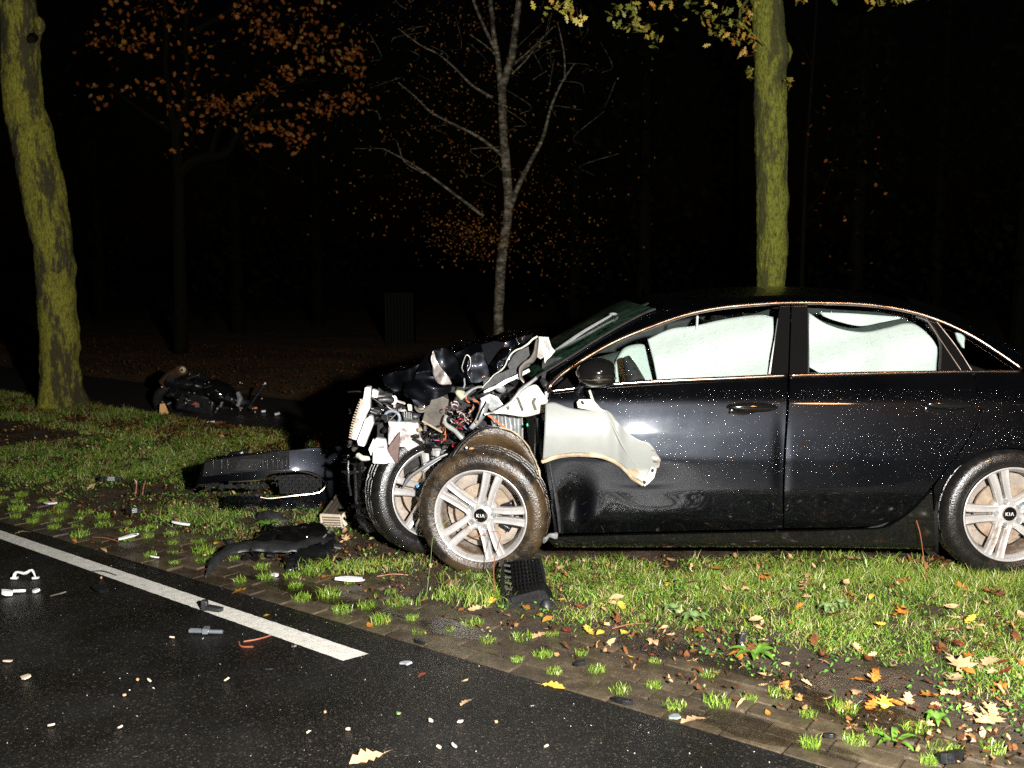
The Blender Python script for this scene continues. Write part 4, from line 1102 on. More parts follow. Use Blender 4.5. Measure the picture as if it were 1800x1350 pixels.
    m = MB(); letters(m, Vector((.000, .0145, 0)), .016, .0024, th2=.002); m.build('lettering', M_whitec, e, local=True, smooth=False)
    m = MB(); m.lathe([(.142, .092), (.142, .078), (.085, .078), (.080, .058), (.05, .055)], 60); m.build('brake_disc', M_disc, e, local=True)
    m = MB()
    for a in np.linspace(-.55, .35, 7): m.box((.125 * math.cos(a), .082, .125 * math.sin(a)), (.06, .05, .025), Euler((0, -a, 0)).to_matrix())
    m.build('caliper', M_plastic, e, local=True, bevel=.005)
    return e
def rel(v): return (v[0] - CARX, v[1] - CARY, v[2])
fw = W(844, 908, 4.695); rw = W(1778, 905, 4.645); sw = W(764, 867, 5.02)
wheel(rel(fw), (math.radians(2), 0, math.radians(-11)), 1, 'muddy front wheel turned outwards', M_tyre)
wheel(rel(rw), (0, 0, math.radians(1)), 36, 'clean rear wheel', M_tyre2)
wheel(rel(sw), (math.radians(-4), 0, math.radians(27)), 20, 'displaced wheel wedged behind the muddy one', M_tyre2)
fr_ = mirrorY(rw); wheel(rel(fr_), (0, 0, math.pi), 0, 'far rear wheel', M_tyre2)

# body panels ---------------------------------------------
cb(panel([[(968, 690), (1060, 680), (1200, 671), (1384, 662)], [(962, 722), (1100, 719), (1250, 717), (1382, 716)], [(958, 790), (1100, 795), (1378, 795)], [(966, 860), (1100, 864), (1376, 862)], [(985, 938), (1150, 934), (1376, 929)]], 90, 50, S), 'front_door', M_paint, angle=60)
cb(panel([[(1389, 662), (1500, 659), (1600, 657), (1708, 655)], [(1387, 716), (1500, 716), (1600, 716), (1727, 716)], [(1384, 760), (1500, 760), (1709, 758)], [(1382, 800), (1500, 800), (1684, 796)], [(1380, 850), (1500, 850), (1643, 848)], [(1379, 890), (1500, 890), (1606, 889)], [(1379, 915), (1500, 916), (1572, 914)], [(1379, 928), (1480, 927), (1535, 924)]], 76, 50, S), 'rear_door', M_paint, angle=60)
inner, outer = [], []
for a, o_ in zip([176, 165, 155, 142, 130, 118, 105, 90, 75, 60, 45, 30, 15, 0], [(1642, 856), (1657, 834), (1677, 808), (1699, 780), (1719, 744), (1731, 708), (1716, 659), (1798, 654), (1900, 652), (2000, 657), (2085, 672), (2100, 760), (2098, 860), (1990, 935)]):
    inner.append((1778 + 135 * math.cos(math.radians(a)), 907 - 119 * math.sin(math.radians(a)))); outer.append(o_)
mids = [[(i[0] + (o_[0] - i[0]) * u, i[1] + (o_[1] - i[1]) * u) for i, o_ in zip(inner, outer)] for u in (.05, .5)]
qp = panel([inner] + mids + [outer], 100, 34, S, edge=.02)
cb(qp, 'rear_quarter_panel', M_paint, angle=60)
cb(panel([[(962, 945), (1100, 941), (1376, 935), (1489, 932), (1550, 929), (1578, 917), (1608, 894), (1638, 862)], [(966, 952), (1376, 950), (1500, 950), (1600, 945), (1642, 915)], [(975, 962), (1376, 962), (1500, 963), (1600, 965), (1645, 967)]], 80, 12, S, .012, edge=.03), 'sill', M_gloss, angle=60)
cb(panel([[(1610, 900), (1648, 880)], [(1628, 968), (1650, 972)]], 8, 10, S, .03), 'mud_flap', M_plastic)
# wheel house liner, rear
rows = []
for y in (4.67, 4.80, 5.05):
    rows.append([Vector((rw.x + .352 * math.cos(a), y, rw.z + .335 * math.sin(a) - (.0))) for a in np.linspace(-.15, 3.3, 40)])
m = MB(); m.grid(rows); m.grid([[Vector((rw.x + r * math.cos(a), 5.05, rw.z + r * math.sin(a))) for a in np.linspace(-.3, 3.45, 40)] for r in (.01, .352)]); cb(m, 'rear_wheel_liner', M_mud, angle=180)
# cabin shell and inner structure (dark)
m = MB()
x0, x1 = W(985, 700, 4.9).x, W(2080, 700, 4.9).x
m.box(((x0 + rw.x - .40) / 2, CARY, .55), (rw.x - .40 - x0, 1.42, .66)); m.box(((rw.x + .4 + x1) / 2, CARY, .6), (x1 - rw.x - .4, 1.42, .6)); m.box((rw.x, CARY + .1, .80), (.82, 1.1, .25))
cb(m, 'body_inner', M_dark, smooth=False)
m = MB(); m.box(((x0 + x1) / 2, CARY + .1, .22), (x1 - x0 - .2, 1.2, .06)); cb(m, 'underbody', M_dark, smooth=False)
# the far side of the body
def far(mb): mb.v = [mirrorY(v) for v in mb.v]; mb.f = [tuple(reversed(f)) for f in mb.f]; return mb
cb(far(panel([[(975, 690), (1384, 662), (1716, 655)], [(962, 800), (1378, 795), (1640, 795)], [(985, 938), (1376, 929), (1560, 929)]], 40, 20, S)), 'far_side_doors', M_paint, angle=60)
cb(far(panel([inner] + mids + [outer], 60, 14, S, edge=.02)), 'far_quarter_panel', M_paint, angle=60)
# rear end
m = MB(); e1 = [S(*p) for p in ((2085, 672), (2100, 760), (2098, 860), (2060, 930))]
m.grid([[Vector((p.x + .16 * math.sin(math.pi * v), p.y + (2 * (CARY - p.y)) * v, p.z)) for v in np.linspace(0, 1, 16)] for p in e1]); cb(m, 'rear_bumper', M_paint)
# chrome side trims
arc = [(962, 684), (975, 670), (990, 656), (1030, 629), (1080, 601), (1140, 576), (1200, 555), (1260, 542), (1330, 535), (1400, 532), (1500, 534), (1560, 540), (1610, 550), (1660, 567), (1710, 591), (1750, 616), (1785, 640), (1797, 649)]
cb(MB().tube([S(a, b, -.004) for a, b in crom([Vector((p[0], p[1], 0)) for p in arc], 90) for a, b in [(a, b)]] if False else [S(p.x, p.y, -.004) for p in crom([Vector((q[0], q[1], 0)) for q in arc], 90)], [.012, .0115, .0105, .0105, .008], 10), 'window_arch_trim', M_chrome, angle=180)
cb(MB().tube([S(p.x, p.y, -.006) for p in crom([Vector((q[0], q[1], 0)) for q in [(965, 688), (1060, 677), (1160, 670), (1300, 664), (1384, 660)]], 50)], [.006, .009, .010, .010], 8), 'door_belt_trim', M_chrome, angle=180)
cb(MB().tube([S(p.x, p.y, -.006) for p in crom([Vector((q[0], q[1], 0)) for q in [(1388, 660), (1500, 657), (1600, 655), (1700, 653), (1795, 653)]], 50)], [.010, .009, .0075, .006], 8), 'door_belt_trim', M_chrome, angle=180)
# upper body: side rail strip, windscreen, roof, rear window, deck
T_ = [(935, 668), (1000, 629), (1055, 594), (1111, 562), (1155, 543), (1230, 529), (1320, 521), (1420, 518), (1520, 521), (1600, 532), (1680, 557), (1750, 592), (1830, 628), (1900, 645), (2085, 664)]
arc2 = arc[:-1] + [(1797, 647), (1900, 651), (2085, 671)]
Tc = [Vector((p[0], p[1], 0)) for p in T_]
def atx(poly, x):
    for a, b in zip(poly, poly[1:]):
        if a[0] <= x <= b[0]: return a[1] + (b[1] - a[1]) * (x - a[0]) / (b[0] - a[0])
    return poly[-1][1]
arcs = [(p.x, p.y) for p in crom([Vector((q[0], q[1], 0)) for q in arc2], 200)]
Ts = [(p.x, p.y) for p in crom(Tc, 200)]
xs = np.linspace(966, 2084, 130)
rows = [[S(x, min(atx(arcs, x), 700), .0) for x in xs], [S(x, (atx(arcs, x) * .5 + atx(Ts, x) * .5), .02) for x in xs], [S(x, atx(Ts, x), .055) for x in xs]]
m = MB(); m.grid(rows); cb(m, 'side_rail_and_pillars', M_paint, angle=180)
cb(far(MB().grid(rows)), 'far_side_rail', M_paint, angle=180)
def topsurf(xa, xb, n, bx, bz, name, mat, k=17, cr=0):
    m = MB(); g = []
    for x in np.linspace(xa, xb, n):
        p = S(x, atx(Ts, x), .055); q = mirrorY(p); row = []
        for v in np.linspace(0, 1, k):
            s4 = 1 - (2 * v - 1) ** 2
            row.append(Vector((p.x + bx * s4, p.y + (q.y - p.y) * v, p.z + bz * s4 ** .8)))
        g.append(row)
    m.grid(g); return cb(m, name, mat, angle=180, crumple=cr, csc=5)
topsurf(938, 1152, 24, -.07, .022, 'windscreen', M_wind, cr=.006)
topsurf(1153, 1600, 40, -.02, .030, 'roof', M_paint)
topsurf(1601, 1825, 20, .06, .05, 'rear_window', M_gloss)
topsurf(1826, 2083, 16, .06, .03, 'boot_lid', M_paint)
# windscreen rubber edge, wipers
cb(MB().tube([S(x, atx(Ts, x), .045) + Vector((0, 0, .002)) for x in np.linspace(940, 1152, 24)], .006, 6), 'windscreen_seal', M_rubber)
cb(MB().tube([W(960, 625, 5.22), W(1010, 596, 5.2), W(1078, 557, 5.2), W(1140, 533, 5.2)], [.012, .012, .009, .006], 6, seg=20), 'wiper_blade', M_plastic)
cb(MB().tube([W(950, 638, 5.2), W(1015, 590, 5.18), W(1075, 554, 5.18)], [.012, .009, .006], 6, seg=16), 'wiper_arm', M_silver)
cb(MB().ball(W(1078, 552, 5.18), (.022, .012, .008)), 'wiper_joint', M_silver)
# glass and pillars
ftop = [(1062, 628), (1085, 614), (1110, 602), (1150, 586), (1200, 567), (1260, 553), (1320, 546), (1368, 542)]
cb(panel([ftop, [(1064, 650), (1100, 643), (1180, 630), (1362, 600)], [(1066, 671), (1160, 666), (1352, 658)]], 40, 20, S, .016, edge=0), 'front_door_glass', M_glass, angle=180)
cb(panel([[(1420, 543), (1500, 544), (1560, 548), (1600, 554), (1625, 563), (1640, 578)], [(1420, 600), (1500, 600), (1652, 600)], [(1420, 656), (1530, 655), (1652, 653)]], 36, 16, S, .016, edge=0), 'rear_door_glass', M_glass, angle=180)
cb(panel([[(1652, 566), (1700, 588), (1745, 616), (1783, 642)], [(1712, 651), (1740, 651), (1784, 650)]], 20, 10, S, .016, edge=0), 'quarter_glass', M_glass, angle=180)
cb(panel([[(1371, 538), (1389, 537)], [(1362, 600), (1387, 600)], [(1354, 659), (1385, 659)]], 8, 20, S, .006), 'pillar_cover', M_gloss)
cb(panel([[(1392, 537), (1420, 537)], [(1390, 600), (1420, 600)], [(1388, 659), (1419, 658)]], 8, 20, S, .006), 'pillar_cover', M_gloss)
cb(panel([[(1622, 555), (1641, 562)], [(1652, 600), (1678, 606)], [(1653, 653), (1704, 652)]], 8, 20, S, .006), 'pillar_cover', M_gloss)
cb(MB().tube([S(1628, 560, .004), S(1655, 600, .004), S(1690, 652, .004)], .0025, 6, seg=14), 'glass_run_trim', M_chrome)
cb(MB().tube([S(1647, 566, .004), S(1680, 608, .004), S(1708, 651, .004)], .003, 6, seg=14), 'glass_run_trim', M_chrome)
cb(MB().tube([S(x, y, .014) for x, y in [(1374, 541), (1367, 580), (1361, 610), (1353, 657)]], .006, 6, seg=16), 'glass_seal', M_whitec)
cb(MB().tube([S(x, y, .010) for x, y in [(1420, 542), (1421, 600), (1421, 656)]], .004, 6, seg=10), 'glass_seal', M_rubber)
cb(MB().tube([S(x, y, .010) for x, y in [(1610, 556), (1632, 566), (1652, 600), (1652, 650)]], .006, 6, seg=16), 'glass_seal', M_rubber)
cb(panel([[(978, 680), (1000, 662), (1030, 641), (1060, 628)], [(980, 684), (1010, 681), (1063, 676)]], 20, 10, S, .008), 'mirror_base_panel', M_gloss)
# airbags and cabin
def bag(rails, nu, nv, e, name='side_airbag', wob=.020, mat=M_bag):
    def fn(x, y, ee):
        p = S(x, y, ee); return p + Vector((0, wob * math.sin(x * .045) + wob * .8 * math.sin(y * .07 + x * .02) + 0.12 * wob * noise.noise(Vector((x / 9, y / 16, 0))), 0))
    return cb(panel(rails, nu, nv, fn, e, edge=.03), name, mat, angle=180)
bag([[(1141, 598), (1182, 579), (1222, 573), (1267, 564), (1333, 554), (1357, 557)], [(1148, 628), (1260, 615), (1355, 605)], [(1158, 672), (1250, 668), (1347, 664)]], 60, 26, .085)
bag([[(1424, 551), (1450, 568), (1485, 580), (1525, 584), (1567, 577), (1597, 569), (1613, 573), (1632, 593), (1645, 610)], [(1424, 600), (1530, 612), (1647, 628)], [(1424, 646), (1462, 661), (1560, 662), (1641, 660)]], 60, 26, .085)
bag([[(1443, 549), (1500, 551), (1588, 558)], [(1449, 556), (1470, 564), (1511, 573), (1550, 568), (1586, 561)]], 24, 6, .085)
bag([[(1682, 585), (1692, 587), (1700, 594)], [(1690, 600), (1696, 606), (1701, 613)]], 8, 6, .06)
cb(MB().tube([S(1226, 556, .075), S(1225, 575, .072), S(1221, 590, .08)], .006, 6), 'airbag_strap', M_bag)
def inside(rails, e, name, mat, nu=20, nv=12): return cb(panel(rails, nu, nv, S, e, edge=.05), name, mat, angle=180)
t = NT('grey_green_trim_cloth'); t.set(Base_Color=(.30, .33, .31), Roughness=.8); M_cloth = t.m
M_trimg = simple('dim_cabin_tone', (.030, .036, .033), .8, spec=.2)
inside([[(1085, 632), (1100, 612), (1130, 606), (1146, 618)], [(1080, 650), (1110, 645), (1150, 645)], [(1078, 676), (1120, 676), (1152, 676)]], .28, 'steering_airbag', M_cloth)
cb(MB().tube([S(1101, 628, .06), S(1108, 645, .06), S(1118, 674, .06)], [.018, .032, .05], 10), 'dark_cone', M_plastic2)  # dark cone inside the front of the door window
m = MB(); m.box((W(1250, 620, 5.3).x, 5.35, .95), (.12, .5, .6), Euler((0, .25, 0)).to_matrix()); m.box((W(1510, 620, 5.3).x, 5.56, .9), (.14, 1.2, .55), Euler((0, .3, 0)).to_matrix()); cb(m, 'seat', M_dark, bevel=.04)
cb(MB().grid([[S(x, y, .09) for x in np.linspace(1010, 1640, 30)] for y in (672, 700)]), 'door_card', M_dark)
cb(far(panel([ftop, [(1066, 671), (1160, 666), (1352, 658)]], 20, 8, S, .012, edge=0)), 'far_front_panel', M_bagdim, angle=180)
cb(far(panel([[(1420, 543), (1500, 544), (1560, 548), (1640, 572)], [(1420, 656), (1530, 655), (1700, 652)]], 20, 8, S, .012, edge=0)), 'far_rear_panel', M_bagdim, angle=180)
cb(far(panel([[(1371, 538), (1420, 537)], [(1354, 659), (1420, 658)]], 8, 8, S, .012)), 'far_pillar_cover', M_gloss)
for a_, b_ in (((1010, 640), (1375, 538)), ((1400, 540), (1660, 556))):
    cb(panel([[(a_[0], a_[1]), (b_[0], b_[1])], [(a_[0], 676), (b_[0] + 6, 660)]], 12, 6, S, .36, edge=.02), 'cabin_dim_sheet', M_trimg, angle=180)  # sheet across the cabin, its colour standing in for the dim interior
# handles
for cx, cy, sc1 in ((1321, 715, 1.0), (1664, 710, .92)):
    R = Euler((0, math.radians(1), 0)).to_matrix()
    p = S(cx, cy, 0)
    h = cb(MB().ball(p + Vector((0, -.020, .001)), (.120 * sc1, .022, .024), 22, 12, R), 'door_handle', M_gloss)
    q = S(cx - 8, cy + 11, 0)
    cb(MB().ball(q + Vector((0, .004, 0)), (.088 * sc1, .006, .038), 24, 12), 'handle_recess', M_gloss, h if False else None)
    for sx in (-.095, .095): cb(MB().box(p + Vector((sx * sc1, -.006, 0)), (.03, .025, .026)), 'handle_mount', M_gloss, bevel=.006)
# mirror
mc_ = W(1050, 655, 4.56)
m = MB(); m.ball(mc_, (.098, .085, .068), 32, 18)
m.v = [Vector((min(v.x, mc_.x + .078 + .2 * (v.x - mc_.x - .078)) if v.x > mc_.x + .078 else v.x, v.y, max(v.z, mc_.z - .030))) for v in m.v]
mir = cb(m, 'door_mirror', M_gloss, angle=180)
m = MB(); m.ball(mc_ + Vector((.004, .004, -.030)), (.090, .082, .040), 30, 14)
m.v = [Vector((min(v.x, mc_.x + .080), v.y, v.z)) for v in m.v]; m.build('lower_shell', M_gloss, mir, angle=180)
cb(MB().tube([mc_ + Vector((-.085, -.03, -.022)), mc_ + Vector((-.03, -.078, -.022)), mc_ + Vector((.05, -.072, -.022)), mc_ + Vector((.08, -.03, -.022))], .006, 8, seg=18), 'mirror_trim', M_chrome, mir)
cb(MB().tube([mc_ + Vector((-.05, .06, -.045)), S(1020, 680, 0)], [.03, .04], 10, flat=.6), 'mirror_foot', M_gloss, mir)

# torn open front ------------------------------------------
def FD(x, y, e=0): return W(x, y, 4.655 - .055 * math.sin(math.pi * min(1, max(0, (y - 700) / 125))) - .00030 * (x - 955) + .02 * math.exp(-((x - 1085) / 12) ** 2) + e)
fender = cb(panel([[(959, 709), (975, 708), (1000, 717), (1030, 721), (1067, 722), (1084, 740), (1102, 759), (1124, 773), (1140, 778), (1152, 792), (1158, 809)], [(957, 760), (1010, 758), (1070, 765), (1120, 790), (1156, 818)], [(954, 808), (978, 801), (1011, 797), (1056, 800), (1089, 814), (1111, 835), (1132, 850)]], 70, 26, FD, edge=0, keep=0), 'torn_fender_panel', M_primer, angle=180, solid=.003)
cb(MB().tube([FD(x, y, -.004) for x, y in [(953, 812), (978, 803), (1011, 799), (1056, 802), (1089, 817), (1111, 839), (1130, 853)]], [.010, .012, .012, .012, .010, .010, .007], 8, seg=50), 'wheel_arch_lip', M_lip, fender, crumple=.003, csc=25)
cb(panel([[(958, 795), (1011, 785), (1056, 788), (1095, 805), (1125, 830)], [(955, 810), (1011, 798), (1056, 801), (1089, 816), (1118, 842)]], 40, 5, FD, -.003, edge=0), 'rusty_lip_band', M_lip, fender)
cb(MB().tube([FD(1064, 722, -.004), FD(1076, 745, -.005), FD(1096, 785, -.005), FD(1119, 820, -.004)], [.008, .007, .006, .004], 6, seg=20), 'fold_ridge', M_primer, fender)
m = MB(); m.prism([FD(*p, -.012) for p in ((1145, 820), (1154, 824), (1150, 840), (1140, 850), (1133, 855), (1129, 849), (1136, 838))], (0, .003, 0)); cb(m, 'mounting_tab', M_cream, fender, smooth=False)
for c_ in ((1147, 827), (1133, 848)): cb(MB().ball(FD(*c_, -.016), (.007, .003, .009)), 'bolt_hole', M_dark, fender)
m = MB(); m.prism([FD(*p, -.01) for p in ((1014, 707), (1018, 702), (1042, 702), (1056, 718), (1067, 724), (1045, 722), (1016, 717))], (0, .003, 0)); cb(m, 'mounting_tab', M_cream, fender, smooth=False)
cb(MB().ball(FD(1024, 708, -.013), (.006, .003, .011), R=Euler((0, -.5, 0)).to_matrix()), 'bolt_hole', M_dark, fender)
cb(MB().tube([FD(1036, 686, -.02), FD(1039, 695, -.015), FD(1043, 706, -.01)], .006, 6), 'torn_clip', M_cream, fender)
cb(panel([[(1150, 790), (1160, 808), (1157, 822)], [(1142, 792), (1148, 812), (1150, 826)]], 14, 5, FD, -.006, edge=0), 'torn_edge', M_torn, fender, crumple=.006, csc=40)
# apron plate with slots
def AP(x, y, e=0): return W(x, y, 4.79 - .0002 * (x - 860) + .03 * math.sin((x - 860) * .03) + e)
apt = [(856, 727), (889, 713), (905, 700), (920, 684), (940, 677), (952, 690), (962, 703)]
ap = cb(panel([apt, [(856, 728), (889, 720), (925, 712), (960, 714)], [(856, 729), (889, 727), (922, 732), (958, 726)]], 40, 14, AP, edge=0), 'inner_fender_apron', M_cream, solid=.003, angle=180, crumple=.006, csc=12)
cb(MB().tube([AP(x, y, -.006) for x, y in [(852, 729), (875, 722), (897, 708), (914, 688), (930, 674), (944, 664)]], [.006, .009, .010, .008], 7, seg=30), 'apron_flange', M_silver, ap, crumple=.003, csc=30)
for a, b in (((910, 699), (919, 722)), ((941, 700), (937, 707)), ((937, 707), (942, 721)), ((892, 714), (894, 720))):
    cb(MB().tube([AP(*a, -.014), AP(*b, -.014)], .0062, 6), 'slot', M_greyplate, ap)
cb(MB().ball(AP(931, 686, -.012), (.018, .004, .010)), 'pressed_ring', M_cream, ap)
# black struts, silver inner panels right of the wheel house
cb(panel([[(925, 729), (948, 729)], [(928, 770), (955, 772)], [(936, 815), (956, 815)]], 6, 16, lambda x, y, e: W(x, y, 4.84 + .03 * math.sin((x - 925) * .1)), edge=.02), 'strut_cover', M_gloss)
cb(MB().tube([W(946, 735, 4.82), W(952, 770, 4.80), W(955, 812, 4.80)], [.012, .022, .012], 8, seg=16), 'strut_cover', M_plastic2)
cb(panel([[(858, 726), (925, 728)], [(870, 755), (925, 760)], [(900, 775), (928, 800)]], 30, 14, lambda x, y, e: W(x, y, 4.98 + .02 * math.sin(x * .45)), edge=0), 'inner_wing_sheet', M_silver, angle=180, crumple=.008, csc=14)
cb(panel([[(952, 728), (959, 728)], [(953, 760), (959, 800)]], 5, 8, lambda x, y, e: W(x, y, 4.86), edge=0), 'inner_wing_sheet', M_silver)
cb(MB().ball(W(927, 747, 4.80), (.005, .003, .009)), 'green_clip', simple('green_clip', (.02, .35, .18), .3))
cb(MB().tube([W(858, 730, 4.9), W(875, 742, 4.88), W(888, 753, 4.86), W(903, 764, 4.85)], .005, 6, seg=14), 'cable', M_wire['orange'])
# hinge area at the door front
cb(panel([[(958, 690), (975, 688)], [(960, 715), (1000, 718)]], 10, 8, lambda x, y, e: W(x, y, 4.80), edge=.02), 'hinge_cover', M_plastic2, crumple=.01)
cb(MB().tube([W(953, 668, 4.85), W(960, 678, 4.82), W(964, 692, 4.82)], [.014, .018, .012], 8, seg=12), 'rubber_bellows', M_plastic2)
cb(panel([[(957, 815), (985, 806)], [(966, 870), (986, 870)], [(975, 938), (990, 938)]], 10, 20, lambda x, y, e: W(x, y, 4.70 + .03 * math.sin((x - 957) * .12)), edge=.02), 'wing_liner_strip', M_plastic, crumple=.006, csc=10)
cb(MB().tube([W(966, 812, 4.68), W(973, 850, 4.67), W(981, 900, 4.67), W(984, 935, 4.68)], [.004, .008, .010, .006], 6, seg=16), 'wing_liner_rib', M_plastic2)
cb(MB().tube([W(955, 950, 4.66), W(965, 943, 4.66), W(975, 940, 4.67)], .012, 8, seg=8), 'torn_sill_end', M_silver, crumple=.02, csc=30)
# muddy liner with black band over the front wheel
outer_a = [(790, 832), (797, 803), (808, 784), (822, 768), (838, 756), (855, 748), (872, 749), (890, 754), (918, 768), (936, 796), (948, 822), (955, 850), (962, 900), (960, 940)]
inner_a = [(800, 838), (806, 826), (816, 816), (828, 808), (842, 803), (856, 801), (870, 802), (884, 806), (902, 818), (918, 836), (930, 856), (938, 878), (944, 910), (946, 935)]
rowsL = []
for u, y0 in ((0, 4.80), (.12, 4.78), (.5, 4.86), (1, 4.90)):
    rowsL.append([W(a[0] + (b[0] - a[0]) * u, a[1] + (b[1] - a[1]) * u, y0) for a, b in zip(lin([Vector((*p, 0)) for p in outer_a], 50), lin([Vector((*p, 0)) for p in inner_a], 50))])
m = MB(); m.grid(rowsL); cb(m, 'wheel_house_liner', M_mud, angle=180, crumple=.008, csc=12)
cb(MB().tube([W(x, y, 4.765) for x, y in [(786, 833), (793, 808), (806, 786), (822, 770), (840, 757), (858, 751), (878, 751)]], [.020, .016, .012, .012, .012, .010, .006], 10, seg=40, flat=.8), 'arch_moulding', M_gloss)
cb(MB().tube([W(x, y, 4.765) for x, y in [(878, 751), (905, 760), (925, 780), (938, 803), (947, 825), (951, 850)]], [.004, .004], 6, seg=30), 'liner_edge', M_lip, crumple=.004, csc=40)
cb(MB().ball(W(829, 789, 4.76), (.012, .006, .008)), 'orange_clip', M_wire['orange']); cb(MB().ball(W(820, 787, 4.76), (.006, .006, .006)), 'white_clip', M_whitec)
# engine bay core
def slab(poly, Y, th, name, mat, parent=None, cr=0, lean=0, **k):
    m = MB(); m.prism([W(x, y, Y + lean * (y - poly[0][1]) / 367) for x, y in poly], (0, th, 0)); return cb(m, name, mat, parent, smooth=False, crumple=cr, csc=14, **k)
m = MB(); m.box((W(800, 740, 5.5).x, 5.62, .66), (.75, 1.0, .45)); cb(m, 'engine_block', M_dark, smooth=False, crumple=.04, csc=5)
m = MB(); m.box((W(800, 850, 5.5).x, 5.75, .38), (.85, 1.0, .35)); cb(m, 'subframe', M_dark, smooth=False, crumple=.03, csc=5)
m = MB(); m.box((W(965, 700, 5.5).x, 5.65, .75), (.12, 1.4, .6)); cb(m, 'bulkhead', M_dark, smooth=False, crumple=.03, csc=5)
# white headlamp and crash bars
slab([(641, 680), (652, 680), (651, 700), (650, 718), (643, 732), (640, 748), (628, 775), (615, 771), (624, 745), (636, 712)], 4.92, .05, 'radiator_tank', M_whitec, cr=.005, bevel=.006)
slab([(652, 730), (655, 733), (656, 745), (648, 765), (640, 786), (629, 783), (627, 775), (637, 752), (641, 738)], 4.88, .05, 'radiator_tank', M_whitec, cr=.005, bevel=.006)
slab([(655, 684), (665, 688), (663, 700), (653, 698)], 4.93, .04, 'white_bracket', M_whitec, bevel=.003)
slab([(634, 702), (639, 704), (636, 722), (629, 745), (621, 766), (616, 770), (620, 748), (629, 720)], 4.90, .05, 'ribbed_tank_edge', M_white, cr=.004, bevel=.003)
for i in range(16):
    u = i / 15; x, y = 636 - 19 * u - 3 * math.sin(u * 3), 703 + 66 * u
    cb(MB().box(W(x, y, 4.895), (.018, .012, .0055), Euler((0, .3, 0)).to_matrix()), 'rib', M_lip)
slab([(656, 772), (659, 779), (652, 801), (648, 790)], 4.90, .03, 'white_bracket', M_whitec)
cb(MB().tube([W(628, 800, 4.9), W(636, 805, 4.88), W(648, 806, 4.9)], [.012, .013, .011], 8, seg=10), 'bent_rail_end', M_cream, crumple=.006, csc=25)
# dirty white box
slab([(682, 743), (700, 741), (736, 743), (738, 768), (747, 777), (722, 790), (704, 806), (692, 800), (682, 780)], 4.97, .12, 'washer_tank', M_white, cr=.008, bevel=.010)
slab([(660, 771), (678, 773), (680, 790), (693, 806), (693, 813), (680, 815.5), (654, 815), (655, 796)], 4.93, .05, 'washer_tank', M_whitec, cr=.006, bevel=.006)
slab([(683, 786), (703, 762), (701, 812), (694, 808), (682, 793)], 4.915, .04, 'torn_brown_cover', simple('brown_stained_plastic', (.085, .05, .042), .4), cr=.010)
slab([(664, 785), (676, 784), (676, 788), (664, 789)], 4.92, .02, 'clip', M_silver)
slab([(683, 742), (712, 742), (714, 746), (690, 750), (684, 750)], 4.94, .03, 'torn_white_strip', M_whitec, cr=.008)
# assorted parts
slab([(763, 693), (772, 692), (789, 702), (786, 735), (778, 757), (774, 757), (742, 738), (745, 722)], 4.90, .02, 'bent_steel_plate', M_greyplate, cr=.012, bevel=.002, lean=.3)
cb(MB().tube([W(742, 740, 4.89), W(760, 750, 4.89), W(777, 760, 4.9)], .005, 6, seg=8), 'plate_edge', M_lip)
m = MB(); c = W(740, 714, 4.93); m.lathe([(.033, .05), (.033, .0), (.026, -.004), (.025, .0), (.024, .06)], 28, Matrix.Translation(c)); cb(m, 'intake_duct', M_silver)
cb(MB().ball(c + Vector((0, .045, 0)), (.028, .01, .028)), 'duct_bore', M_lip)
slab([(748, 706), (760, 706), (756, 716), (749, 728), (744, 730)], 4.95, .02, 'duct_bracket', M_silver, cr=.006)
m = MB(); c = W(689, 735, 4.95); m.tube([c + Vector((.038 * math.cos(a), 0, .036 * math.sin(a))) for a in np.linspace(2.7, -.5, 18)], .0075, 8); cb(m, 'curved_pipe', simple('blue_grey_pipe', (.16, .18, .21), .3, bump=.1))
for i, (x, y, r) in enumerate(((689, 703, .020), (692, 703, .021))):
    c = W(x, y, 4.93); cb(MB().tube([c + Vector((r * math.cos(a) * .7, 0, r * math.sin(a))) for a in np.linspace(-1.6, 1.4, 14)], .0028, 6), 'hose_clamp', M_whitec)
cb(MB().tube([W(666, 703, 4.95), W(680, 702, 4.95), W(690, 704, 4.97)], .016, 10), 'short_hose', M_plastic2)
slab([(706, 726), (722, 723), (726, 739), (710, 741)], 4.96, .05, 'connector_box', M_plastic2, bevel=.004)
slab([(716, 711), (724, 711), (724, 722), (718, 722)], 4.96, .03, 'white_bracket', M_cream)
for i in range(4): cb(MB().box(W(711 + i * 4, 728 + i, 4.95), (.003, .012, .03)), 'rib', M_silver)
cb(MB().tube([W(683, 741, 4.93), W(695, 729, 4.93), W(706, 717, 4.93)], .002, 5), 'cable', M_silver)
cb(MB().tube([W(785, 729, 4.86), W(782, 738, 4.86), W(785, 747, 4.85), W(800, 757, 4.84), (W(810, 768, 4.83)), W(816, 774, 4.83)], [.009, .011, .011, .012, .014], 10, seg=30), 'coolant_pipe', M_primer, crumple=.004, csc=20)
cb(MB().tube([W(853, 706, 4.86), W(848, 722, 4.85), W(838, 740, 4.84), W(829, 753, 4.84)], [.026, .024, .018, .012], 10, seg=24, flat=.7), 'suspension_arm', M_silver, crumple=.008, csc=14)
cb(MB().tube([W(854, 706, 4.83), W(845, 725, 4.815), W(838, 742, 4.81)], .0045, 6, seg=12), 'rod', M_plastic)
cb(MB().ball(W(838, 742, 4.81), .010), 'rod_end', M_lip)
slab([(843, 700), (858, 694), (878, 700), (885, 714), (866, 722), (857, 715), (848, 712)], 4.92, .03, 'crumpled_bracket', M_silver, cr=.014)
cb(MB().tube([W(808, 690, 4.88), W(803, 700, 4.88), W(795, 714, 4.88), W(788, 722, 4.88)], [.010, .008], 8, seg=12), 'hose', M_plastic2)
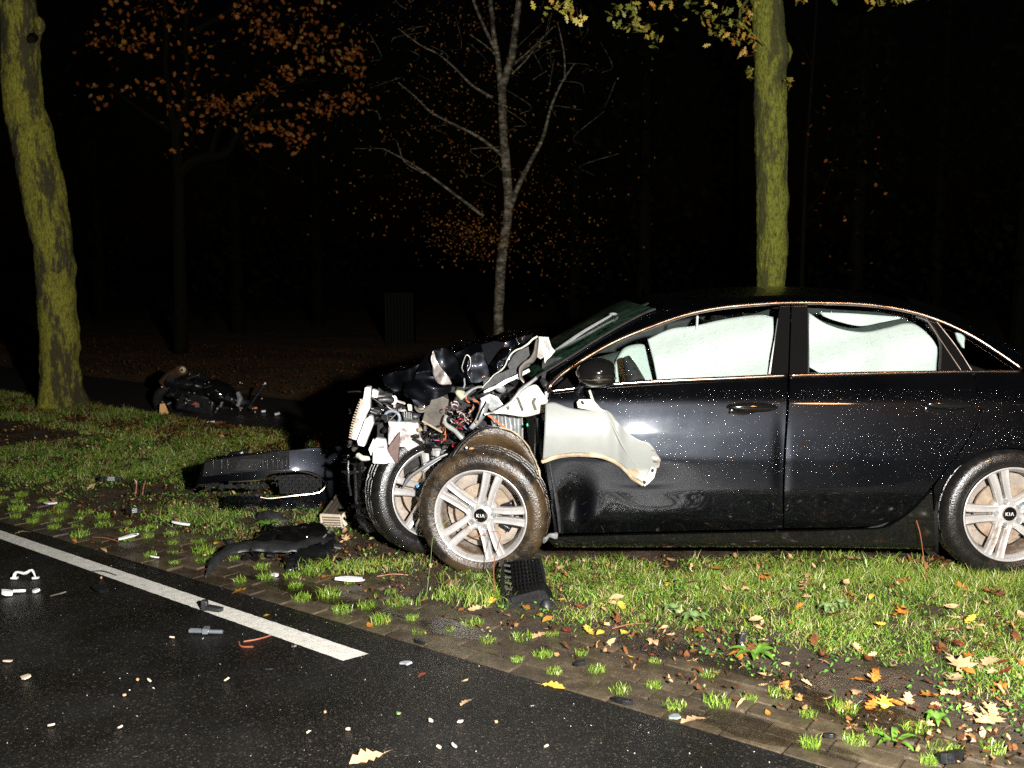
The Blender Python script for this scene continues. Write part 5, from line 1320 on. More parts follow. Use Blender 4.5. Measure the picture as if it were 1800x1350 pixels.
cb(MB().ball(W(809, 694, 4.87), (.022, .02, .024), 14, 10), 'bushing', simple('dull_brass_bushing', (.42, .40, .26), .4, .3), crumple=.012, csc=25)
cb(MB().tube([W(816, 697, 4.86), W(825, 688, 4.86), W(838, 681, 4.86), W(848, 680, 4.87)], [.009, .006], 8, seg=16), 'bent_tube', M_silver, crumple=.003, csc=30)
cb(MB().tube([W(816, 665, 4.86), W(817, 676, 4.86), W(815, 682, 4.86)], .004, 6), 'broken_stud', M_silver)
# wires
def wires(n, cx, cy, sx, sy, Y, cols, seed, r=(.0018, .0032)):
    rr = random.Random(seed)
    for i in range(n):
        x, y = rr.gauss(cx, sx * .6), rr.gauss(cy, sy * .6); p = [W(x, y, Y + rr.uniform(-.03, .05))]
        a = rr.uniform(0, 6.28)
        for k in range(3):
            a += rr.uniform(-1.2, 1.2); x += math.cos(a) * sx * .45; y += math.sin(a) * sy * .45; p.append(W(x, y, Y + rr.uniform(-.04, .06)))
        cb(MB().tube(p, rr.uniform(*r), 5, seg=12, caps=False), 'cable', M_wire[rr.choice(cols)])
wires(24, 808, 738, 20, 22, 4.90, ['black', 'black', 'black', 'red', 'white', 'pink', 'black', 'black'], 3)
wires(8, 803, 722, 12, 8, 4.86, ['pink', 'white', 'orange'], 4, (.0016, .0032))
wires(4, 808, 745, 14, 9, 4.86, ['red', 'pink', 'blue'], 5, (.0016, .0032))
wires(6, 826, 716, 10, 14, 4.86, ['pink', 'orange', 'white'], 6, (.0018, .004))
wires(4, 781, 765, 4, 16, 4.86, ['orange', 'orange', 'red'], 7, (.0016, .0032))
wires(5, 800, 778, 20, 5, 4.88, ['blue', 'black', 'black', 'red'], 8)
wires(36, 700, 715, 45, 18, 5.06, ['black', 'black', 'black', 'black', 'white'], 9, (.003, .008))
wires(30, 765, 772, 30, 14, 5.06, ['black', 'black', 'black', 'black'], 10, (.004, .009))
rr = random.Random(12)
def junk(n, x0, x1, y0, y1, Y0, Y1, mats, names, smin=.015, smax=.06):
    for i in range(n):
        c = W(rr.uniform(x0, x1), rr.uniform(y0, y1), rr.uniform(Y0, Y1)); R = Euler([rr.uniform(-.8, .8) for _ in range(3)]).to_matrix()
        k = rr.random(); m = MB()
        d = (rr.uniform(smin, smax), rr.uniform(smin, smax), rr.uniform(smin * .6, smax * .7))
        if k < .5: m.box(c, d, R, rr.uniform(.6, 1))
        elif k < .75: m.tube([c - R @ Vector((d[0], 0, 0)), c + R @ Vector((d[0], 0, 0))], d[2] * .4, 10)
        else: m.ball(c, (d[0] * .6, d[1] * .6, d[2] * .6), 9, 6, R)
        cb(m, rr.choice(names), rr.choice(mats), crumple=.006, csc=22, bevel=.002 if k < .5 else 0)
junk(70, 655, 860, 690, 790, 5.0, 5.25, [M_plastic, M_plastic, M_plastic2, M_rubber, M_gloss, M_greyplate], ['broken_housing', 'hose_stub', 'connector', 'bracket'])
junk(18, 650, 690, 700, 740, 4.93, 5.02, [M_plastic, M_plastic2, M_gloss, M_rubber], ['broken_housing', 'connector', 'lamp_fragment'], .015, .045)
junk(20, 728, 790, 740, 790, 4.93, 5.05, [M_plastic, M_plastic2, M_gloss, M_lip], ['broken_housing', 'connector', 'bracket'], .012, .04)
junk(40, 628, 680, 810, 930, 5.15, 5.5, [M_plastic, M_plastic, M_gloss, M_rubber, M_plastic2], ['broken_housing', 'bracket', 'hose_stub'], .02, .07)
junk(10, 612, 640, 735, 790, 4.98, 5.1, [M_plastic, M_greyplate], ['lamp_fragment'], .02, .05)
junk(14, 860, 960, 655, 700, 4.95, 5.2, [M_plastic, M_plastic2, M_silver], ['bracket', 'hose_stub'], .02, .06)
# dark front frame standing on the ground by the displaced wheel
slab([(622, 805), (640, 800), (668, 810), (672, 870), (668, 935), (645, 938), (630, 925), (622, 880)], 5.25, .25, 'radiator_frame', M_plastic, cr=.02, bevel=.01)
for a, b in (((604, 808), (650, 806)), ((606, 830), (645, 826)), ((612, 800), (616, 870)), ((628, 796), (634, 880)), ((650, 800), (655, 900)), ((640, 846), (668, 842)), ((618, 890), (668, 884)), ((625, 905), (670, 930))):
    cb(MB().tube([W(*a, 5.2), W((a[0] + b[0]) / 2 + rr.uniform(-3, 3), (a[1] + b[1]) / 2 + rr.uniform(-3, 3), 5.18), W(*b, 5.2)], rr.uniform(.006, .012), 8, seg=8), 'frame_rail', rr.choice([M_plastic, M_plastic2, M_gloss]), crumple=.004, csc=20)
# bonnet: crumpled sheet, folds, torn strips
hr = [[W(*p) for p in r] for r in (
    [(704, 700, 4.93), (740, 700, 4.90), (790, 686, 4.88), (830, 676, 4.9), (880, 656, 4.92), (945, 612, 4.98)],
    [(690, 680, 5.05), (735, 668, 5.02), (790, 655, 5.0), (830, 640, 5.0), (880, 622, 5.02), (950, 598, 5.05)],
    [(675, 668, 5.3), (735, 645, 5.3), (790, 625, 5.3), (840, 612, 5.3), (890, 600, 5.3), (955, 588, 5.3)],
    [(665, 665, 5.7), (735, 640, 5.7), (790, 616, 5.7), (840, 603, 5.7), (890, 592, 5.7), (960, 582, 5.7)],
    [(672, 664, 6.2), (735, 640, 6.2), (790, 620, 6.2), (840, 608, 6.2), (890, 600, 6.2), (960, 594, 6.2)])]
hg = [crom(r, 60) for r in hr]; cols = [crom([hg[k][j] for k in range(5)], 46) for j in range(60)]
m = MB(); g = [[cols[j][i] for j in range(60)] for i in range(46)]
for i, row in enumerate(g):
    for j, p in enumerate(row):
        q = Vector((p.x * 3.4, p.y * 3.0, 2)); rdg = 1 - abs(noise.noise(q)) * 2.6
        row[j] = p + Vector((0, -.02, .028)) * rdg + Vector((0, 0, .012)) * (1 - abs(noise.noise(q * 2.7)) * 3)
m.grid(g); bonnet = cb(m, 'bonnet', M_paint, angle=25)
def BN(Y, amp, k): return lambda x, y, e: W(x, y, Y - amp * math.sin(k * x) * math.cos(k * .8 * y) + e)
cb(panel([[(712, 672), (735, 666), (760, 662), (790, 670)], [(709, 688), (740, 686), (770, 684), (794, 684)], [(716, 700), (745, 704), (770, 700), (788, 692)]], 30, 14, lambda x, y, e: W(x, y, 4.86 - .03 * math.sin(math.pi * (x - 705) / 90) + .0007 * abs(y - 684) - .0002 * (y - 684) - .012 * noise.noise(Vector((x / 30, y / 18, 0)))), edge=.01), 'buckled_front_edge', M_paint, bonnet, angle=60)
cb(panel([[(722, 699), (740, 703), (760, 698)], [(730, 712), (745, 716), (755, 712)]], 16, 8, lambda x, y, e: W(x, y, 4.86 + .008 * noise.noise(Vector((x / 14, y / 14, 0)))), edge=.01), 'buckled_fold', M_paint, bonnet)
cb(panel([[(762, 617), (759, 625), (757, 632), (761, 648), (763, 664), (775, 676), (793, 676)], [(763, 620), (764, 628), (768, 636), (775, 645), (784, 655), (789, 664), (793, 674)]], 30, 7, lambda x, y, e: W(x, y, 4.83 + .02 * math.sin((x - 757) * .12 + y * .05)), edge=0), 'torn_metal_curl', M_torn, bonnet, solid=.003, crumple=.006, csc=22)
def fold(rails, Y, amp, sc1, seed, name='folded_sheet', mat=None, tilt=.0004, nu=36, nv=22):
    y0 = rails[0][0][1]
    def fn(x, y, e):
        q = Vector((x / sc1, y / sc1, seed)); rd = 1 - 2.2 * abs(noise.noise(q)) + .12 * noise.noise(q * 3.3)
        return W(x, y, Y - amp * rd - tilt * (y - y0) + e)
    return cb(panel(rails, nu, nv, fn, edge=.006), name, mat or M_paint, bonnet, angle=30)
fold([[(738, 640), (752, 622), (775, 612), (800, 618)], [(732, 655), (770, 645), (812, 640)], [(728, 666), (770, 664), (820, 668)]], 4.93, .030, 60, 1)
fold([[(800, 622), (830, 606), (850, 604)], [(812, 645), (838, 640), (856, 640)], [(822, 672), (842, 672), (862, 662)]], 4.92, .030, 52, 2)
fold([[(672, 664), (690, 655), (715, 650), (738, 640)], [(676, 676), (700, 674), (730, 662)], [(690, 688), (706, 686), (728, 672)]], 4.95, .024, 48, 3)
fold([[(862, 640), (885, 618), (905, 605)], [(866, 652), (888, 640), (905, 625)], [(850, 676), (870, 660), (888, 645)]], 4.93, .024, 46, 4)
fold([[(880, 606), (910, 594), (935, 588)], [(880, 614), (910, 606), (930, 600)]], 4.98, .018, 44, 5)
cb(MB().tube([W(*p, 4.85) for p in ((815, 654), (812, 646), (816, 632), (820, 624), (826, 628), (827, 642), (822, 652))], .0022, 6, seg=24), 'torn_metal_curl', M_torn, bonnet)
cb(panel([[(846, 606), (870, 600), (889, 603)], [(850, 622), (865, 620), (872, 622)], [(857, 639), (858, 640), (860, 640)]], 14, 12, lambda x, y, e: W(x, y, 4.88 + .0004 * (x - 860) - .0009 * (y - 620)), edge=0), 'dented_facet', M_paint, bonnet)
cb(MB().tube([W(*p, 4.86) for p in ((848, 682), (862, 664), (878, 652), (889, 641), (894, 628), (908, 615), (925, 606), (938, 596), (945, 591))], [.0025, .003, .004, .005], 6, seg=40), 'bonnet_edge_seam', M_cream, bonnet, crumple=.005, csc=30)
cb(panel([[(892, 640), (908, 620), (930, 609)], [(896, 648), (912, 640), (932, 624)]], 14, 6, lambda x, y, e: W(x, y, 4.87), edge=0), 'fender_inner_flange', M_webgrey, crumple=.006)
cb(panel([[(850, 688), (870, 677), (900, 662), (930, 648)], [(851, 692), (875, 681), (905, 667), (932, 653)]], 24, 6, lambda x, y, e: W(x, y, 4.86), edge=0), 'fender_top_rail', M_silver, crumple=.004, csc=18)
cb(panel([[(850, 668), (880, 655), (910, 640), (930, 626)], [(850, 686), (875, 673), (905, 657), (932, 642)]], 20, 8, lambda x, y, e: W(x, y, 4.90 - .0004 * (y - 650)), edge=0), 'fender_side_web', M_webgrey, crumple=.006)
cb(MB().tube([W(*p, 4.83) for p in ((921, 673), (915, 664), (915, 650), (921, 640), (934, 634), (941, 622), (943, 606), (945, 596))], [.006, .010, .012, .013, .016, .018, .014, .010], 9, seg=40, flat=.5), 'bent_hinge_arm', M_greyplate, bonnet, crumple=.005, csc=22)
fl = slab([(947, 591), (964, 593), (966, 600), (970, 610), (976, 617), (969, 626), (961, 634), (958, 640), (956, 626), (951, 608)], 4.82, .012, 'folded_hinge_plate', M_cream, bonnet, cr=.006)
slab([(956, 598), (963, 600), (969, 613), (967, 618), (961, 610)], 4.812, .006, 'plate_hollow', M_greyplate, bonnet, cr=.004)
slab([(948, 594), (955, 597), (956, 628), (950, 632), (944, 628)], 4.825, .012, 'hinge_web', M_greyplate, bonnet, cr=.004)
# displaced wheel: bent bright strut across it
cb(MB().tube([W(708, 858, 4.93), W(722, 838, 4.90), W(745, 822, 4.88), (W(770, 806, 4.87)), W(787, 798, 4.87)], [.006, .012, .012, .012, .007], 8, seg=20, flat=.6), 'bent_trim_bar', M_silver)
slab([(745, 816), (778, 800), (776, 806), (758, 818), (742, 828)], 4.92, .01, 'white_bracket', M_whitec)
cb(MB().ball(W(735, 855, 4.95), (.012, .01, .010)), 'blue_clip', simple('blue_clip', (.05, .25, .5), .3))

# water drops: small beads on the painted sides, roof and bonnet
def drops(name, parent, fn, n, xr, yr, dens, r0, r1, seed, nrm=(0, -1, .15)):
    r = np.random.default_rng(seed); nv = Vector(nrm).normalized(); q = nv.orthogonal().normalized(); s_ = nv.cross(q)
    ring = [(1, 0, a) for a in range(6)]
    tmpl = [nv * .62]
    for k in range(6):
        a = k * math.pi / 3; tmpl.append((q * math.cos(a) + s_ * math.sin(a)) * .68 + nv * .44)
    for k in range(6):
        a = k * math.pi / 3 + .5; tmpl.append((q * math.cos(a) + s_ * math.sin(a)) - nv * .15)
    tmpl = np.array(tmpl); tri = [(0, k + 1, (k + 1) % 6 + 1) for k in range(6)] + [(k + 1, k + 7, (k + 1) % 6 + 1) for k in range(6)] + [((k + 1) % 6 + 1, k + 7, (k + 1) % 6 + 7) for k in range(6)]
    P = []; R = []
    for x, y in zip(r.uniform(*xr, n), r.uniform(*yr, n)):
        if r.random() > dens(x, y): continue
        P.append(tuple(fn(x, y))); R.append(r0 + (r1 - r0) * r.random() ** 4.5)
    P = np.array(P); R = np.array(R)
    co = P[:, None, :] + tmpl[None] * R[:, None, None]
    tr = (np.arange(len(P))[:, None, None] * 13 + np.array(tri)[None]).reshape(-1, 3)
    o = bulk(name, co.reshape(-1, 3) - np.array([CARX, CARY, 0]), tr, M_drop, car, smooth=True); o['kind'] = 'stuff'; return o
def dd(x, y):
    if x > 1650 and (x - 1778) ** 2 / 139 ** 2 + (y - 907) ** 2 / 122 ** 2 < 1: return 0
    if x < 1160 and y > 700 and x < 1070 + (y - 720) * .9: return .0
    b = math.exp(-((y - 790) / 55) ** 2) + .35 * math.exp(-((y - 690) / 25) ** 2) + (.35 if y < 730 else 0)
    if y > 870: b *= .3
    b *= .35 + .9 * max(0, .5 + noise.noise(Vector((x / 70, y / 45, 0))))
    if y > 800 + .0 and x > 1400: b *= .6
    return b
drops('water_drops', car, lambda x, y: S(x, y, -.0005), 42000, (975, 1800), (684, 900), dd, .0004, .0015, 31)
drops('water_drops', car, lambda x, y: S(x, y, .015), 2200, (1066, 1650), (545, 660), lambda x, y: (1 if y > atx(ftop, x) + 2 else 0) if x < 1360 else (1 if 1424 < x < 1640 and y > 546 + max(0, x - 1600) * .5 else 0), .0008, .0015, 32)
def td(x, y): return 1 if atx(Ts, x) + 3 < y < atx(arcs, x) - 14 else 0
drops('water_drops', car, lambda x, y: S(x, y, .03), 9000, (975, 1800), (515, 690), td, .0005, .0013, 33)
bv = [tuple(p) for row in g for p in row]
brng = np.random.default_rng(5)
def bfn(x, y):
    i = int(x) % 44; j = int(y) % 58; a = g[i][j].lerp(g[i + 1][j], x % 1).lerp(g[i][j + 1].lerp(g[i + 1][j + 1], x % 1), y % 1); return a + Vector((0, -.002, .001))
drops('water_drops', car, bfn, 1300, (0, 44), (0, 58), lambda x, y: 1, .0006, .0014, 34, (0, -.8, .6))
def tyredrop(c, rot, seed, n, ylo=0):
    r = np.random.default_rng(seed); R = Euler(rot).to_matrix(); L_ = []
    for _ in range(n):
        a = r.uniform(0, 6.28); q = r.uniform(.24, .31); L_.append(c + R @ Vector((q * math.cos(a), .003 + (0.012 if q > .3 else 0), q * math.sin(a))))
    drops('water_drops', car, lambda x, y: L_[int(x)], n, (0, n - .01), (0, 1), lambda x, y: 1, .0009, .0020, seed)
tyredrop(fw, (math.radians(2), 0, math.radians(-11)), 41, 260); tyredrop(rw, (0, 0, 0), 42, 200); tyredrop(sw, (math.radians(-4), 0, math.radians(27)), 43, 500)

DROPS = drops
# ------------------------------------------------------------------ broken front bumper lying upside down
bp_ = G(470, 905); bm_ = empty('front_bumper', (bp_.x, bp_.y, 0), 'torn off black front bumper lying upside down on the grass left of the wreck', 'bumper')
def BP(x, y, e=0): return W(x, y, 5.98 + .15 * max(0, (x - 400) / 200) ** 2 + .0004 * (895 - y) - .022 * math.sin(math.pi * min(1, max(0, (y - 790) / 110))) + e)
def bb(m, name, mat, parent=None, **k): return m.build(name, mat, parent or bm_, **k)
bb(panel([[(358, 812), (409, 801), (509, 792), (560, 787), (596, 785)], [(352, 832), (420, 824), (500, 814), (560, 812), (603, 812)], [(347, 852), (400, 846), (456, 842), (476, 830), (531, 827), (556, 833), (576, 848)]], 60, 22, BP, edge=.03), 'upper_skin', M_paint, angle=60)
bb(panel([[(398, 872), (458, 874), (476, 877), (530, 872), (558, 868), (577, 850)], [(388, 888), (458, 890), (530, 888), (588, 872)], [(384, 896), (431, 902), (498, 901), (564, 893), (588, 878)]], 56, 14, BP, edge=.03), 'lower_skin', M_paint, angle=60)
bb(panel([[(560, 787), (596, 785), (604, 798)], [(575, 820), (600, 820), (607, 830)], [(577, 849), (596, 850), (608, 860)], [(586, 874), (598, 876), (606, 874)]], 16, 24, BP, .002, edge=.05), 'side_skin', M_paint, angle=60)
pl = bb(panel([[(360, 813), (409, 804), (507, 794)], [(356, 838), (420, 831), (508, 825)]], 30, 10, BP, -.012, edge=.02), 'licence_plate_carrier', M_matte)
for i in range(20):
    x = 412 + i * 2.9
    if x < 452:
        bb(MB().tube([BP(x, 808, -.016), BP(x + 12, 828, -.016)], .0014, 4), 'rib', M_plastic2, pl); bb(MB().tube([BP(x + 12, 807, -.016), BP(x, 827, -.016)], .0014, 4), 'rib', M_plastic2, pl)
for x in (375, 390, 400, 462, 470, 480, 488, 496, 504): bb(MB().box(BP(x, 816, -.016), (.008, .008, .06)), 'rib', M_plastic2, pl, bevel=.002)
bb(MB().tube([BP(x, y, -.01) for x, y in [(402, 847), (430, 846), (458, 844), (466, 838), (476, 832), (504, 829), (531, 829), (556, 836), (570, 846), (573, 851), (568, 860), (556, 867), (520, 871), (476, 876), (458, 874)]], .0055, 8, seg=90), 'grille_trim', M_chrome)
for r_ in range(6):
    y = 838 + r_ * 5.8
    for k in range(8):
        x = 482 + k * 12 + (r_ % 2) * 6
        if x > 566 - abs(y - 851) * .7: continue
        if x < 500 and y > 850: continue
        p = BP(x, y, .02)
        bb(MB().tube([p + Vector((-.017, 0, -.004)), p + Vector((-.008, 0, .005)), p + Vector((.008, 0, .005)), p + Vector((.017, 0, -.004))], .0042, 5), 'grille_bar', M_plastic2)
        bb(MB().tube([p + Vector((.017, 0, -.004)), p + Vector((.014, .0, -.020))], .0036, 5), 'grille_bar', M_plastic2)
rag = random.Random(4)
for i in range(16):
    x = 352 + i * 7.5; y = 850 + rag.uniform(-3, 3)
    bb(MB().box(BP(x, y + 3, .01), (.035, .01, rag.uniform(.015, .045)), Euler((0, rag.uniform(-.6, .6), 0)).to_matrix(), .5), 'torn_edge', M_plastic)
for i in range(8): bb(MB().box(BP(398 + i * 9, 872 + rag.uniform(-2, 1), .01), (.03, .01, rag.uniform(.01, .03)), Euler((0, rag.uniform(-.6, .6), 0)).to_matrix(), .5), 'torn_edge', M_plastic)
bb(panel([[(488, 836), (531, 834), (552, 839), (566, 850)], [(492, 868), (531, 867), (550, 864), (566, 854)]], 14, 6, BP, .045, edge=0), 'grille_backing', M_matte)
_r = np.random.default_rng(77)
o_ = DROPS('water_drops', car, lambda x, y: BP(x, y, -.016), 2600, (352, 600), (790, 900), lambda x, y: 1 if (y < 838 - max(0, x - 470) * .1) or y > 880 else 0, .0006, .0017, 78)
o_.location = (CARX, CARY, 0); o_.parent = bm_; o_.location = Vector((CARX, CARY, 0)) - bm_.location
em = empty('emblem', (0, 0, 0), parent=bm_); ec = BP(441, 893, -.012)
m = MB(); m.tube([ec + Vector((.047 * math.cos(a), .004, .021 * math.sin(a))) for a in np.linspace(0, 6.283, 40)], .0028, 6, caps=False); m.build('emblem_ring', M_chrome, em)
m = MB(); letters(m, ec + Vector((0, .002, 0)), -.026, .005, Vector((-1, 0, 0)), Vector((0, 0, 1)), th2=.004); m.build('lettering', M_chrome, em, smooth=False)
m = MB(); m.ball(ec + Vector((0, .008, 0)), (.046, .006, .020)); m.build('emblem_field', M_gloss, em)
br = bb(panel([[(600, 795), (609, 797)], [(600, 840), (611, 842)], [(604, 868), (612, 870)]], 6, 18, BP, -.03, edge=.03), 'side_bracket', M_plastic2, crumple=.008, csc=25)
for y in (800, 812, 828, 846, 860): bb(MB().box(BP(605, y, -.045), (.035, .015, .012)), 'clip', rag.choice([M_plastic2, M_silver, M_plastic]), bevel=.003, crumple=.004, csc=40)
bb(MB().tube([BP(600, 868, -.03), W(588, 885, 5.9), W(566, 912, 5.75), G(545, 936, .01)], [.035, .03, .022, .010], 6, seg=14, flat=.35), 'dark_blade_strip', M_plastic)  # dark flattened strip from the bumper's right end down to the ground
bb(MB().tube([W(400, 801, 6.22), W(415, 797, 6.2), W(430, 793, 6.2), W(438, 786, 6.2)], [.014, .018, .014, .010], 8, seg=14), 'loose_foam_strip', M_plastic, crumple=.01, csc=20)

# cooler block
ck = G(585, 938); co_ = empty('cooler_block', (ck.x, ck.y, 0), 'beige metal cooler block with fins tipped on the grass before the bumper', 'radiator')
A_ = W(568, 941, 5.60); B_ = W(603, 940, 5.58); C_ = W(599, 906, 5.62); D_ = W(564, 904, 5.64); bk = Vector((.15, .33, .10))
bk = W(589, 870, 6.0) - D_
m = MB(); V = [A_, B_, C_, D_]; m.add(V + [v + bk for v in V], [(0, 1, 2, 3), (7, 6, 5, 4), (0, 4, 5, 1), (1, 5, 6, 2), (2, 6, 7, 3), (3, 7, 4, 0)])
M_beige = simple('grimy_beige_metal', (.48, .41, .32), .5, .2, 0, .12, 20, .3, 80, dirt=(.10, .07, .045), dirtmin=.56)
m.build('core', simple('brown_oily_core', (.10, .075, .05), .45), co_, smooth=False, bevel=.004)
nf = Vector((0, -.008, 0))
for i in range(8):
    u = (i + .5) / 8; p, q = A_.lerp(D_, u), B_.lerp(C_, u)
    MB().tube([p.lerp(q, .04) + nf, p.lerp(q, .96) + nf], .0036, 5).build('fin', M_beige, co_)
for a, b in ((A_, B_), (B_, C_), (C_, D_), (D_, A_)): MB().tube([a + nf, b + nf], .0065, 6).build('frame_edge', M_beige, co_)
for i in range(14):
    u = .03 + .6 * i / 14; p, q = B_ + bk * u, C_ + bk * u
    MB().tube([p + Vector((.006, -.002, 0)), q + Vector((.006, -.002, 0))], .004, 5).build('fin', M_beige, co_)
for i in range(5): MB().tube([D_.lerp(C_, .1 + .2 * i) + Vector((0, 0, .004)), D_.lerp(C_, .1 + .2 * i) + bk * .97 + Vector((0, 0, .004))], .006, 5).build('rail', simple('olive_rail', (.13, .11, .07), .45) if i == 0 else M_greyplate, co_)

# torn grille duct leaning on the wheel
dk = G(925, 1085); du = empty('grille_duct', (dk.x, dk.y, 0), 'black plastic grille duct with square mesh leaning against the front wheel', 'car part')
TL, TR, BL, BR = W(884, 990, 4.50), W(949, 983, 4.50), W(888, 1052, 4.34), W(958, 1042, 4.34)
nu_, nv_ = 8, 9
def DU(u, v): return TL.lerp(TR, u).lerp(BL.lerp(BR, u), v) + Vector((0, -.02 * math.sin(math.pi * u), .01 * math.sin(math.pi * u)))
for i in range(nu_ + 1): MB().tube([DU(.22 + .75 * i / nu_, v) for v in np.linspace(0, 1, 6)], .0034, 5).build('mesh_bar', M_gloss, du)
for j in range(nv_ + 1): MB().tube([DU(u, j / nv_) for u in np.linspace(.2, .99, 6)], .0036, 5).build('mesh_bar', M_gloss, du)
m = MB(); m.grid([[DU(u, v) + Vector((0, .035, -.004)) for u in (.25, .6, .95)] for v in (0, .5, 1)]); m.build('backing', M_plastic, du)
for j in range(6): MB().box(DU(.11, (j + .5) / 6), (.03, .012, .008), Euler((0, .2, 0)).to_matrix()).build('mesh_bar', M_plastic2, du)
MB().tube([W(888, 985, 4.50), W(883, 1005, 4.46), W(884, 1040, 4.38), W(887, 1078, 4.32)], [.006, .010, .010, .010], 8, seg=20).build('side_rail', M_plastic, du)
MB().tube([W(948, 978, 4.50), W(955, 1010, 4.44), W(959, 1040, 4.36), W(972, 1056, 4.34)], [.007, .010, .008, .006], 8, seg=20).build('side_rail', M_plastic, du)
m = MB(); m.prism([W(*p) for p in ((890, 1052, 4.32), (958, 1036, 4.33), (972, 1056, 4.32), (970, 1078, 4.30), (950, 1091, 4.29), (886, 1076, 4.29))], (0, .07, .02)); m.build('duct_box', M_matte, du, bevel=.006, crumple=.005, csc=15)
m = MB(); m.prism([W(*p) for p in ((896, 1050, 4.31), (948, 1036, 4.31), (955, 1046, 4.31), (940, 1058, 4.30), (900, 1060, 4.30))], (0, -.004, 0)); m.build('duct_lip', M_matte, du, bevel=.002)
MB().ball(W(961, 1070, 4.30), (.032, .03, .045), 14, 10).build('duct_end', M_rubber, du, crumple=.008, csc=20)

# torn strip of wheel-arch plastic
sk = G(480, 990); st = empty('torn_plastic_strip', (sk.x, sk.y, 0), 'long torn black plastic strip curling over the mud left of the wheel', 'plastic strip')
def gpt(x, y, z=.02): return G(x, y + 4, 0) + Vector((0, 0, z))
up_ = [gpt(366, 1003, .015), gpt(374, 992, .045), gpt(409, 974, .065), gpt(453, 970, .075), gpt(520, 970, .07), gpt(564, 957, .075), gpt(600, 964, .04)]
lo_ = [gpt(361, 1012, .0), gpt(379, 1001, .025), gpt(413, 984, .042), gpt(453, 982, .050), gpt(520, 983, .045), gpt(560, 974, .05), gpt(604, 970, .02)]
def ribbon(a, b, n, k, name, mat, cr, csc):
    A2, B2_ = crom(a, n), crom(b, n); m = MB(); m.grid([[p.lerp(q, u) + Vector((0, -.012 * math.sin(math.pi * u), .014 * math.sin(math.pi * u))) for p, q in zip(A2, B2_)] for u in np.linspace(0, 1, k)])
    m.build(name, mat, st, angle=40, solid=.004, crumple=cr, csc=csc)
ribbon(up_, lo_, 60, 7, 'strip', M_plastic2, .010, 20)
ribbon([gpt(446, 966, .05), gpt(470, 946, .08), gpt(505, 952, .09), gpt(545, 948, .10), gpt(572, 944, .09)], [gpt(452, 978, .03), gpt(480, 964, .05), gpt(510, 974, .04), gpt(545, 972, .06), gpt(578, 968, .04)], 40, 12, 'crumpled_flap', M_gloss, .030, 17)
ribbon([gpt(500, 990, .03), gpt(530, 980, .05), gpt(560, 972, .06), gpt(588, 955, .06)], [gpt(502, 1002, .0), gpt(530, 1000, .01), gpt(566, 994, .01), gpt(592, 972, .03)], 30, 10, 'lower_flap', M_plastic, .022, 18)
MB().tube([gpt(540, 985, .03), gpt(565, 968, .07), gpt(587, 950, .09)], .004, 6, seg=14).build('bent_rod', M_silver, st)
junkn = random.Random(5)
for i in range(22):
    p = gpt(junkn.uniform(430, 600), junkn.uniform(950, 992), junkn.uniform(.01, .04)); MB().box(p, (junkn.uniform(.02, .07), .03, .012), Euler([junkn.uniform(-.7, .7) for _ in range(3)]).to_matrix()).build('torn_flap', junkn.choice([M_plastic, M_gloss]), st, crumple=.008, csc=30)

# ------------------------------------------------------------------ motorcycle wreck on the path
YK = 10.3
kb = W(360, 730, YK); mo = empty('wrecked_motorcycle', (kb.x, YK, 0), 'wrecked dark motorcycle lying in pieces on the path behind the verge', 'motorcycle')
def mk(m, name, mat, **k): return m.build(name, mat, mo, **k)
M_exh = simple('brown_heat_stained_steel', (.085, .045, .028), .35, .4)
def torus(c, R_, r_, rot, name, mat):
    M_ = Euler(rot).to_matrix(); mk(MB().tube([Vector(c) + M_ @ Vector((R_ * math.cos(a), 0, R_ * math.sin(a))) for a in np.linspace(0, 6.283, 30)], r_, 10, caps=False), name, mat)
mk(MB().tube([W(286, 672, YK), W(300, 660, YK - .05), W(318, 651, YK - .12)], [.045, .055, .06], 10), 'muffler', M_exh)
c = W(320, 650.5, YK - .14)
sq = lambda c, a, b, r: [c + Vector((x * a * math.cos(r) - z * b * math.sin(r), 0, x * a * math.sin(r) + z * b * math.cos(r))) for x, z in ((-1, -.6), (-.6, -1), (.6, -1), (1, -.6), (1, .6), (.6, 1), (-.6, 1), (-1, .6), (-1, -.6))]
mk(MB().tube(sq(c, .052, .050, .6), .007, 6), 'muffler_ring', M_chrome); mk(MB().ball(c + Vector((0, .02, 0)), (.035, .02, .035)), 'muffler_core', M_lip); mk(MB().ball(c + Vector((0, -.005, 0)), (.014, .01, .014)), 'muffler_bore', M_dark)
mk(MB().tube(sq(W(342, 658, YK - .1), .050, .028, -.25), .007, 6), 'muffler_ring', M_chrome)
mk(MB().tube([W(342, 658, YK), W(360, 664, YK + .1)], [.045, .05], 8), 'muffler', M_plastic)
mk(MB().ball(W(330, 675, YK), (.25, .14, .07), 16, 10, Euler((0, .12, 0)).to_matrix()), 'seat', M_plastic, crumple=.02)
mk(MB().ball(W(385, 690, YK), (.20, .16, .12), 16, 10, Euler((0, .4, 0)).to_matrix()), 'fuel_tank', M_gloss, crumple=.01)
mk(MB().box(W(350, 705, YK), (.40, .22, .22), Euler((.1, .2, 0)).to_matrix()), 'engine', M_plastic, bevel=.03, crumple=.03, csc=8)
torus(W(312, 706, YK + .15), .20, .05, (.5, .2, .3), 'tyre', M_rubber); torus(W(412, 714, YK + .15), .17, .045, (1.1, .2, .3), 'tyre', M_rubber)
mk(MB().tube([W(402, 692, YK - .1), W(417, 709, YK - .15)], .006, 6), 'fork_tube', M_chrome)
mk(MB().tube([W(418, 690, YK - .1), W(422, 700, YK - .12), W(418, 714, YK - .12)], [.02, .03, .02], 8), 'fork_clamp', M_silver)
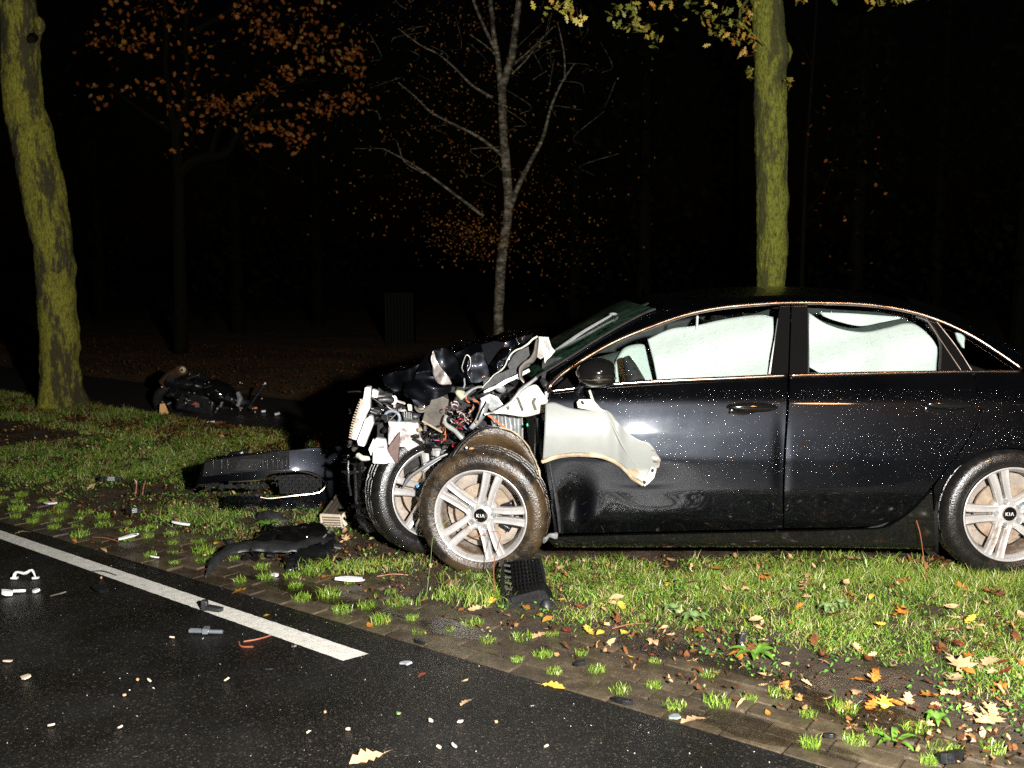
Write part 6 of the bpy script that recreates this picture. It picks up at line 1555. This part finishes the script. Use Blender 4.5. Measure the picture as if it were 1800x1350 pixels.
mk(MB().tube([W(440, 712, YK), W(455, 690, YK), W(466, 675, YK)], [.012, .012, .016], 8), 'handlebar', M_plastic); mk(MB().ball(W(466, 674, YK - .02), .012), 'lever_ball', M_whitec)
m = MB(); m.prism([W(*p, YK - .25) for p in ((281, 710), (289, 709), (296, 726), (288, 732), (280, 727))], (0, .015, 0)); mk(m, 'tan_fairing_shard', simple('tan_fairing', (.62, .36, .13), .45), smooth=False)
m = MB(); m.prism([W(*p, YK - .2) for p in ((335, 708), (350, 709), (350, 716), (337, 716))], (0, .02, 0)); mk(m, 'number_shard', M_greyplate, smooth=False)
m = MB(); m.prism([W(*p, YK - .22) for p in ((336, 706), (346, 707), (346, 711), (336, 711))], (0, .01, 0)); mk(m, 'red_reflector', simple('red_plastic', (.4, .05, .03), .3), smooth=False)
kr = random.Random(8)
for i in range(80):
    xx = kr.triangular(278, 450, 325); p = W(xx, kr.uniform(658 + abs(xx - 325) * .32, 730), YK + kr.uniform(-.25, .3)); k = kr.random()
    m = MB()
    if k < .5: m.box(p, (kr.uniform(.02, .10), kr.uniform(.02, .08), kr.uniform(.02, .06)), Euler([kr.uniform(-1, 1) for _ in range(3)]).to_matrix())
    else: m.tube([p, p + Vector((kr.uniform(-.15, .15), 0, kr.uniform(-.05, .08)))], kr.uniform(.005, .015), 6)
    mk(m, kr.choice(['broken_fairing', 'bracket', 'hose', 'frame_tube']), kr.choice([M_plastic, M_gloss, M_plastic, M_plastic2, M_silver if i % 3 == 0 else M_plastic]))
for i in range(26):
    p = W(kr.uniform(275, 470), kr.uniform(672, 730), YK - .3); mk(MB().ball(p, kr.uniform(.004, .009), 6, 4), 'glint_bead', M_chip)  # pale beads set on the wreck as painted glints
for i, (px, py, lab) in enumerate(((448, 711, 'small orange lamp fragment right of the motorcycle'), (463, 717, 'thin plastic splinter at the right end of the motorcycle'), (488, 722, 'small pale fragment on the path right of the motorcycle'), (560, 765, 'pale chip on the dark path behind the bumper'))):
    shard(px, py + (8 if i < 3 else 0), .06, .04, M_wire['orange'] if i == 0 else M_whitec, lab, 90 + i, z=.02, th=.02)
